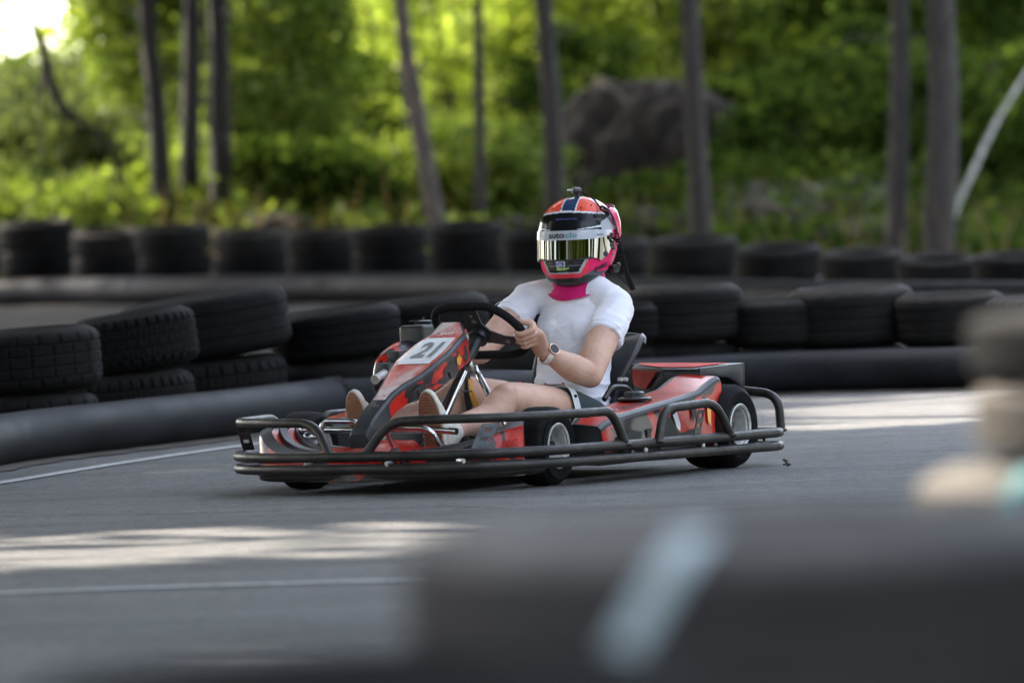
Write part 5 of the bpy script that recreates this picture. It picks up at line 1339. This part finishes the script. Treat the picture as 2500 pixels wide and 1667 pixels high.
b.add([hsurf(360 * j / NA - 180, -.155) + Vector((0, 0, 0)) for j in range(NA)] + [hsurf(360 * j / NA - 180, -.150, -.02) + Vector((0, 0, .01)) for j in range(NA)], [(j, (j + 1) % NA, (j + 1) % NA + NA, j + NA) for j in range(NA)])
H = C_('helmet', b, M['paint'], smooth=60)
me = H.data; ca = me.color_attributes.new('paint', 'FLOAT_COLOR', 'POINT')
cols = []
for z in zs:
    for j in range(NA):
        az = 360 * j / NA - 180; cols.append(paint(az, z))
cols += [(.5, .01, .2)] * (2 * NA)
# verts keep their order
ca.data.foreach_set('color', [c for q in cols for c in (*q, 1.)])
def hp(name, b, mat, **kw): return b.build(name, mat, H, **kw)
# visor
def zu(A): return float(np.interp(A, [0, 40, 60, 75, 86], [.012, .012, .014, .020, .012]))
def zl(A): return float(np.interp(A, [0, 25, 40, 50, 60, 72, 80, 86], [-.0535, -.0535, -.052, -.060, -.075, -.05, -.012, .004]))
def band_(z0f, z1f, az0, az1, lift, nseg=90, nz=14):
    rows = []
    for i in range(nseg + 1):
        az = az0 + (az1 - az0) * i / nseg; A = abs(az); a_, c_ = z0f(A), z1f(A)
        rows.append([hsurf(az, a_ + (c_ - a_) * k / nz, lift) for k in range(nz + 1)])
    return rows
rows = []
for i in range(121):
    az = -86 + 172 * i / 120; A_ = abs(az); lo, hi = zl(A_), zu(A_); mid_ = hsurf(az, -.02, .005); up_ = HROT @ Vector((0, 0, 1)); top_ = hsurf(az, hi, .0); bot_ = hsurf(az, lo, .0)
    k0 = .35 + .65 * (A_ / 86) ** 2; tv = bot_.lerp(mid_, .0); out = []
    hd = Vector(((HROT.inverted() @ (mid_ - HC)).x, (HROT.inverted() @ (mid_ - HC)).y, 0)).normalized(); hd = HROT @ hd
    for q in range(9):
        f = q / 8; p = bot_.lerp(top_, f); p = p + hd * ((mid_ - p).dot(hd) * (1 - .30) + .0015 - .004 * (f - .5)); out.append(p)
    rows.append(out)
b = MB(); b.loft(rows, False, False); hp('visor', b, M['visor'], smooth=80)
b = MB(); b.loft(band_(zu, lambda A: .044 - .0002 * max(0, A - 50), -82, 68, .0038, 90, 6), False, False); hp('sun_strip', b, M['visor_white'], smooth=80)
b = MB(); b.loft(band_(lambda A: zl(A) - .006, zl, -62, 44, .0042, 80, 2), False, False); hp('visor_edge', b, M['plastic'], smooth=80)
def htext(txt, az0, az1, z0, z1, mat, bold=.01, shear=0, slope=0., lift=.0052):
    return decal('lettering', txt, lambda x, y: hsurf((az0 + az1) / 2 + x * (az1 - az0) / 2, (z0 + z1) / 2 + y * (z1 - z0) / 2 + slope * x, lift), mat, H, bold, shear)
htext('auto', -20, 3, .019, .037, M['black_ink'], .03)
M['teal_pale'] = simple('pale_teal_vinyl', (.10, .28, .33), .4, 0, .1)
htext('clo', 4, 20, .0195, .039, M['teal_pale'], .02)
htext('FRAGUS', 50, 62, .022, .028, M['black_ink'], .02)
M['blue_ink'] = simple('blue_vinyl', (.12, .13, .42), .3)
htext('BJØRNHOLTLIA', -13, 20, .078, .085, M['blue_ink'], .0, lift=.0015)
M['blue2'] = simple('royal_blue_vinyl', (.03, .07, .35), .35); M['lime'] = simple('lime_vinyl', (.42, .60, .18), .35)
b = MB(); b.loft([[hsurf(az, z, .0016) for z in (-.078, -.072, -.066, -.060)] for az in np.linspace(-9.5, 3.5, 8)], False, False); hp('decal', b, M['white'], smooth=60)
htext('HTB', -8.5, 2.5, -.076, -.063, M['blue2'], .05, lift=.0026)
htext('Racing', -9, 9.5, -.094, -.078, M['lime'], .05, .3, lift=.0022)
htext('ISABELL', 50, 77, -.112, -.092, M['black_ink'], .05, .2, .0035, lift=.0018)
# top vents
b = MB()
for az, z in ((-12, .118), (12, .118), (28, .118), (0, .132), (55, .125), (-35, .118)):
    c = hsurf(az, z, .0005); b.ell(c, (.0035, .0035, .0035), 10, 6)
hp('vent_holes', b, M['plastic'])
# side pivots and pod
b = MB()
for az, z, r in ((79, -.02, .011), (74, .012, .007), (80, .022, .006), (66, -.052, .010), (84, -.035, .005)):
    c = hsurf(az, z, .004); n_ = (hsurf(az, z, .02) - c).normalized(); b.tube([c - n_ * .004, c + n_ * .005], r, 14)
for az, z, r in ((-79, -.02, .011), (-74, .012, .007)):
    c = hsurf(az, z, .004); n_ = (hsurf(az, z, .02) - c).normalized(); b.tube([c - n_ * .004, c + n_ * .005], r, 14)
hp('visor_pivot', b, M['plastic'])
# rear spoiler
rows = []
for i in range(41):
    az = 100 + 160 * i / 40; e = math.sin(math.pi * i / 40) ** .5; row = []
    for z, l in ((-.03, .0), (-.015, .012), (.02, .022), (.06, .030), (.085, .034), (.100, .030), (.106, .014), (.104, .0)):
        row.append(hsurf(az, z, -.004 + l * e + .004))
    rows.append(row)
b = MB(); b.loft(rows, False, False); hp('rear_spoiler', b, M['pink_gloss'], smooth=30)
b = MB(); b.tube([hsurf(112 + 136 * i / 30, .0995, .030 * math.sin(math.pi * (i + 3) / 36) ** .5 + .002) for i in range(31)], .0025, 6); hp('spoiler_edge', b, M['plastic'])
# chin seal
b = MB(); b.tube([hsurf(360 * j / 60 - 180, -.153, .001) for j in range(60)], .0035, 8, True); hp('rubber_seal', b, M['pinkcloth'])
# radio plug, cable and coil
p = U(1405, 464, 'Y', HC.y + .0); b = MB(); ax = Vector((.80, -.55, .1)).normalized(); tp = hsurf(0, .156)
pc = U(1407, 466, 'X', tp.x + .01)
b.tube([pc - ax * .016, pc - ax * .012, pc + ax * .012, pc + ax * .014], [.009, .0125, .0125, .008], 14); b.tube([pc - Vector((0, 0, .002)), Vector((pc.x - .004, pc.y, pc.z - .022))], .009, 12); PLUG = hp('radio_plug', b, M['plastic_grey'], smooth=50)
b = MB(); b.tube([pc + ax * .014, pc + ax * .020, pc + ax * .021, pc + ax * .034], [.0035, .0035, .0025, .0025], 10); b.tube([pc + ax * .022, pc + ax * .024], .0036, 8); hp('plug_tip', b, M['steel'])
cab = [pc - ax * .014, U(1430, 474, 'Y', HC.y + .04), U(1450, 487, 'Y', HC.y + .075), U(1464, 505, 'Y', HC.y + .105)]
coilp = [U(px, py, 'Y', HC.y + .128) for px, py in ((1466, 506), (1482, 517), (1494, 538), (1502, 565))] + [U(px, py, 'Y', HC.y + .145) for px, py in ((1509, 590), (1517, 620), (1526, 655), (1536, 685), (1545, 706))]
b = MB(); b.tube(catmull(cab + [coilp[0]], 6), .003, 8); hp('cable', b, M['kart_rubber'], smooth=60)
C = catmull(coilp, 24); n = len(C); path = []; L = 0; turns = 44
for i, p in enumerate(C):
    pass
def coil():
    out = []; k = turns * 10; N = Vector((0, 1, 0))
    for i in range(k + 1):
        f = i / k * (n - 1); a = int(min(f, n - 2)); p = C[a].lerp(C[a + 1], f - a); t = (C[a + 1] - C[a]).normalized(); nn = (N - t * N.dot(t)).normalized(); bb = t.cross(nn); th = i / 10 * 2 * math.pi
        r_ = .0085 if i > 8 else .004; out.append(p + (nn * math.cos(th) + bb * math.sin(th)) * r_)
    return out
b = MB(); b.tube(coil(), .0021, 6); hp('coiled_cable', b, M['kart_rubber'], smooth=60)
q = U(1502, 656, 'Y', HC.y + .115); b = MB(); b.tube([q - Vector((0, .01, 0)), q + Vector((.01, .012, 0))], .0135, 16); b.tube([q + Vector((.01, .012, 0)), q + Vector((.013, .016, 0))], .0055, 10); b.ell(q + Vector((-.01, .006, .012)), (.012, .008, .010)); hp('socket', b, M['plastic'], smooth=40)
b = MB(); b.tube(catmull([q, U(1512, 672, 'Y', HC.y + .13), U(1526, 690, 'Y', HC.y + .14), U(1540, 700, 'Y', HC.y + .145)], 6), .0018, 6); hp('cable', b, M['kart_rubber'])

# small clod of dirt thrown out by the rear wheel
c = G(1923, 1140); b = MB()
for k in range(9): b.ell((rnd.uniform(-.012, .012), rnd.uniform(-.01, .01), .006 + rnd.uniform(0, .022)), (.006, .005, .005), 6, 4)
o = b.build('dirt_clod', M['dirt']); o.location = c; tag(o, 'small crumbly dirt clod on the asphalt behind the rear wheel', 'dirt clod')
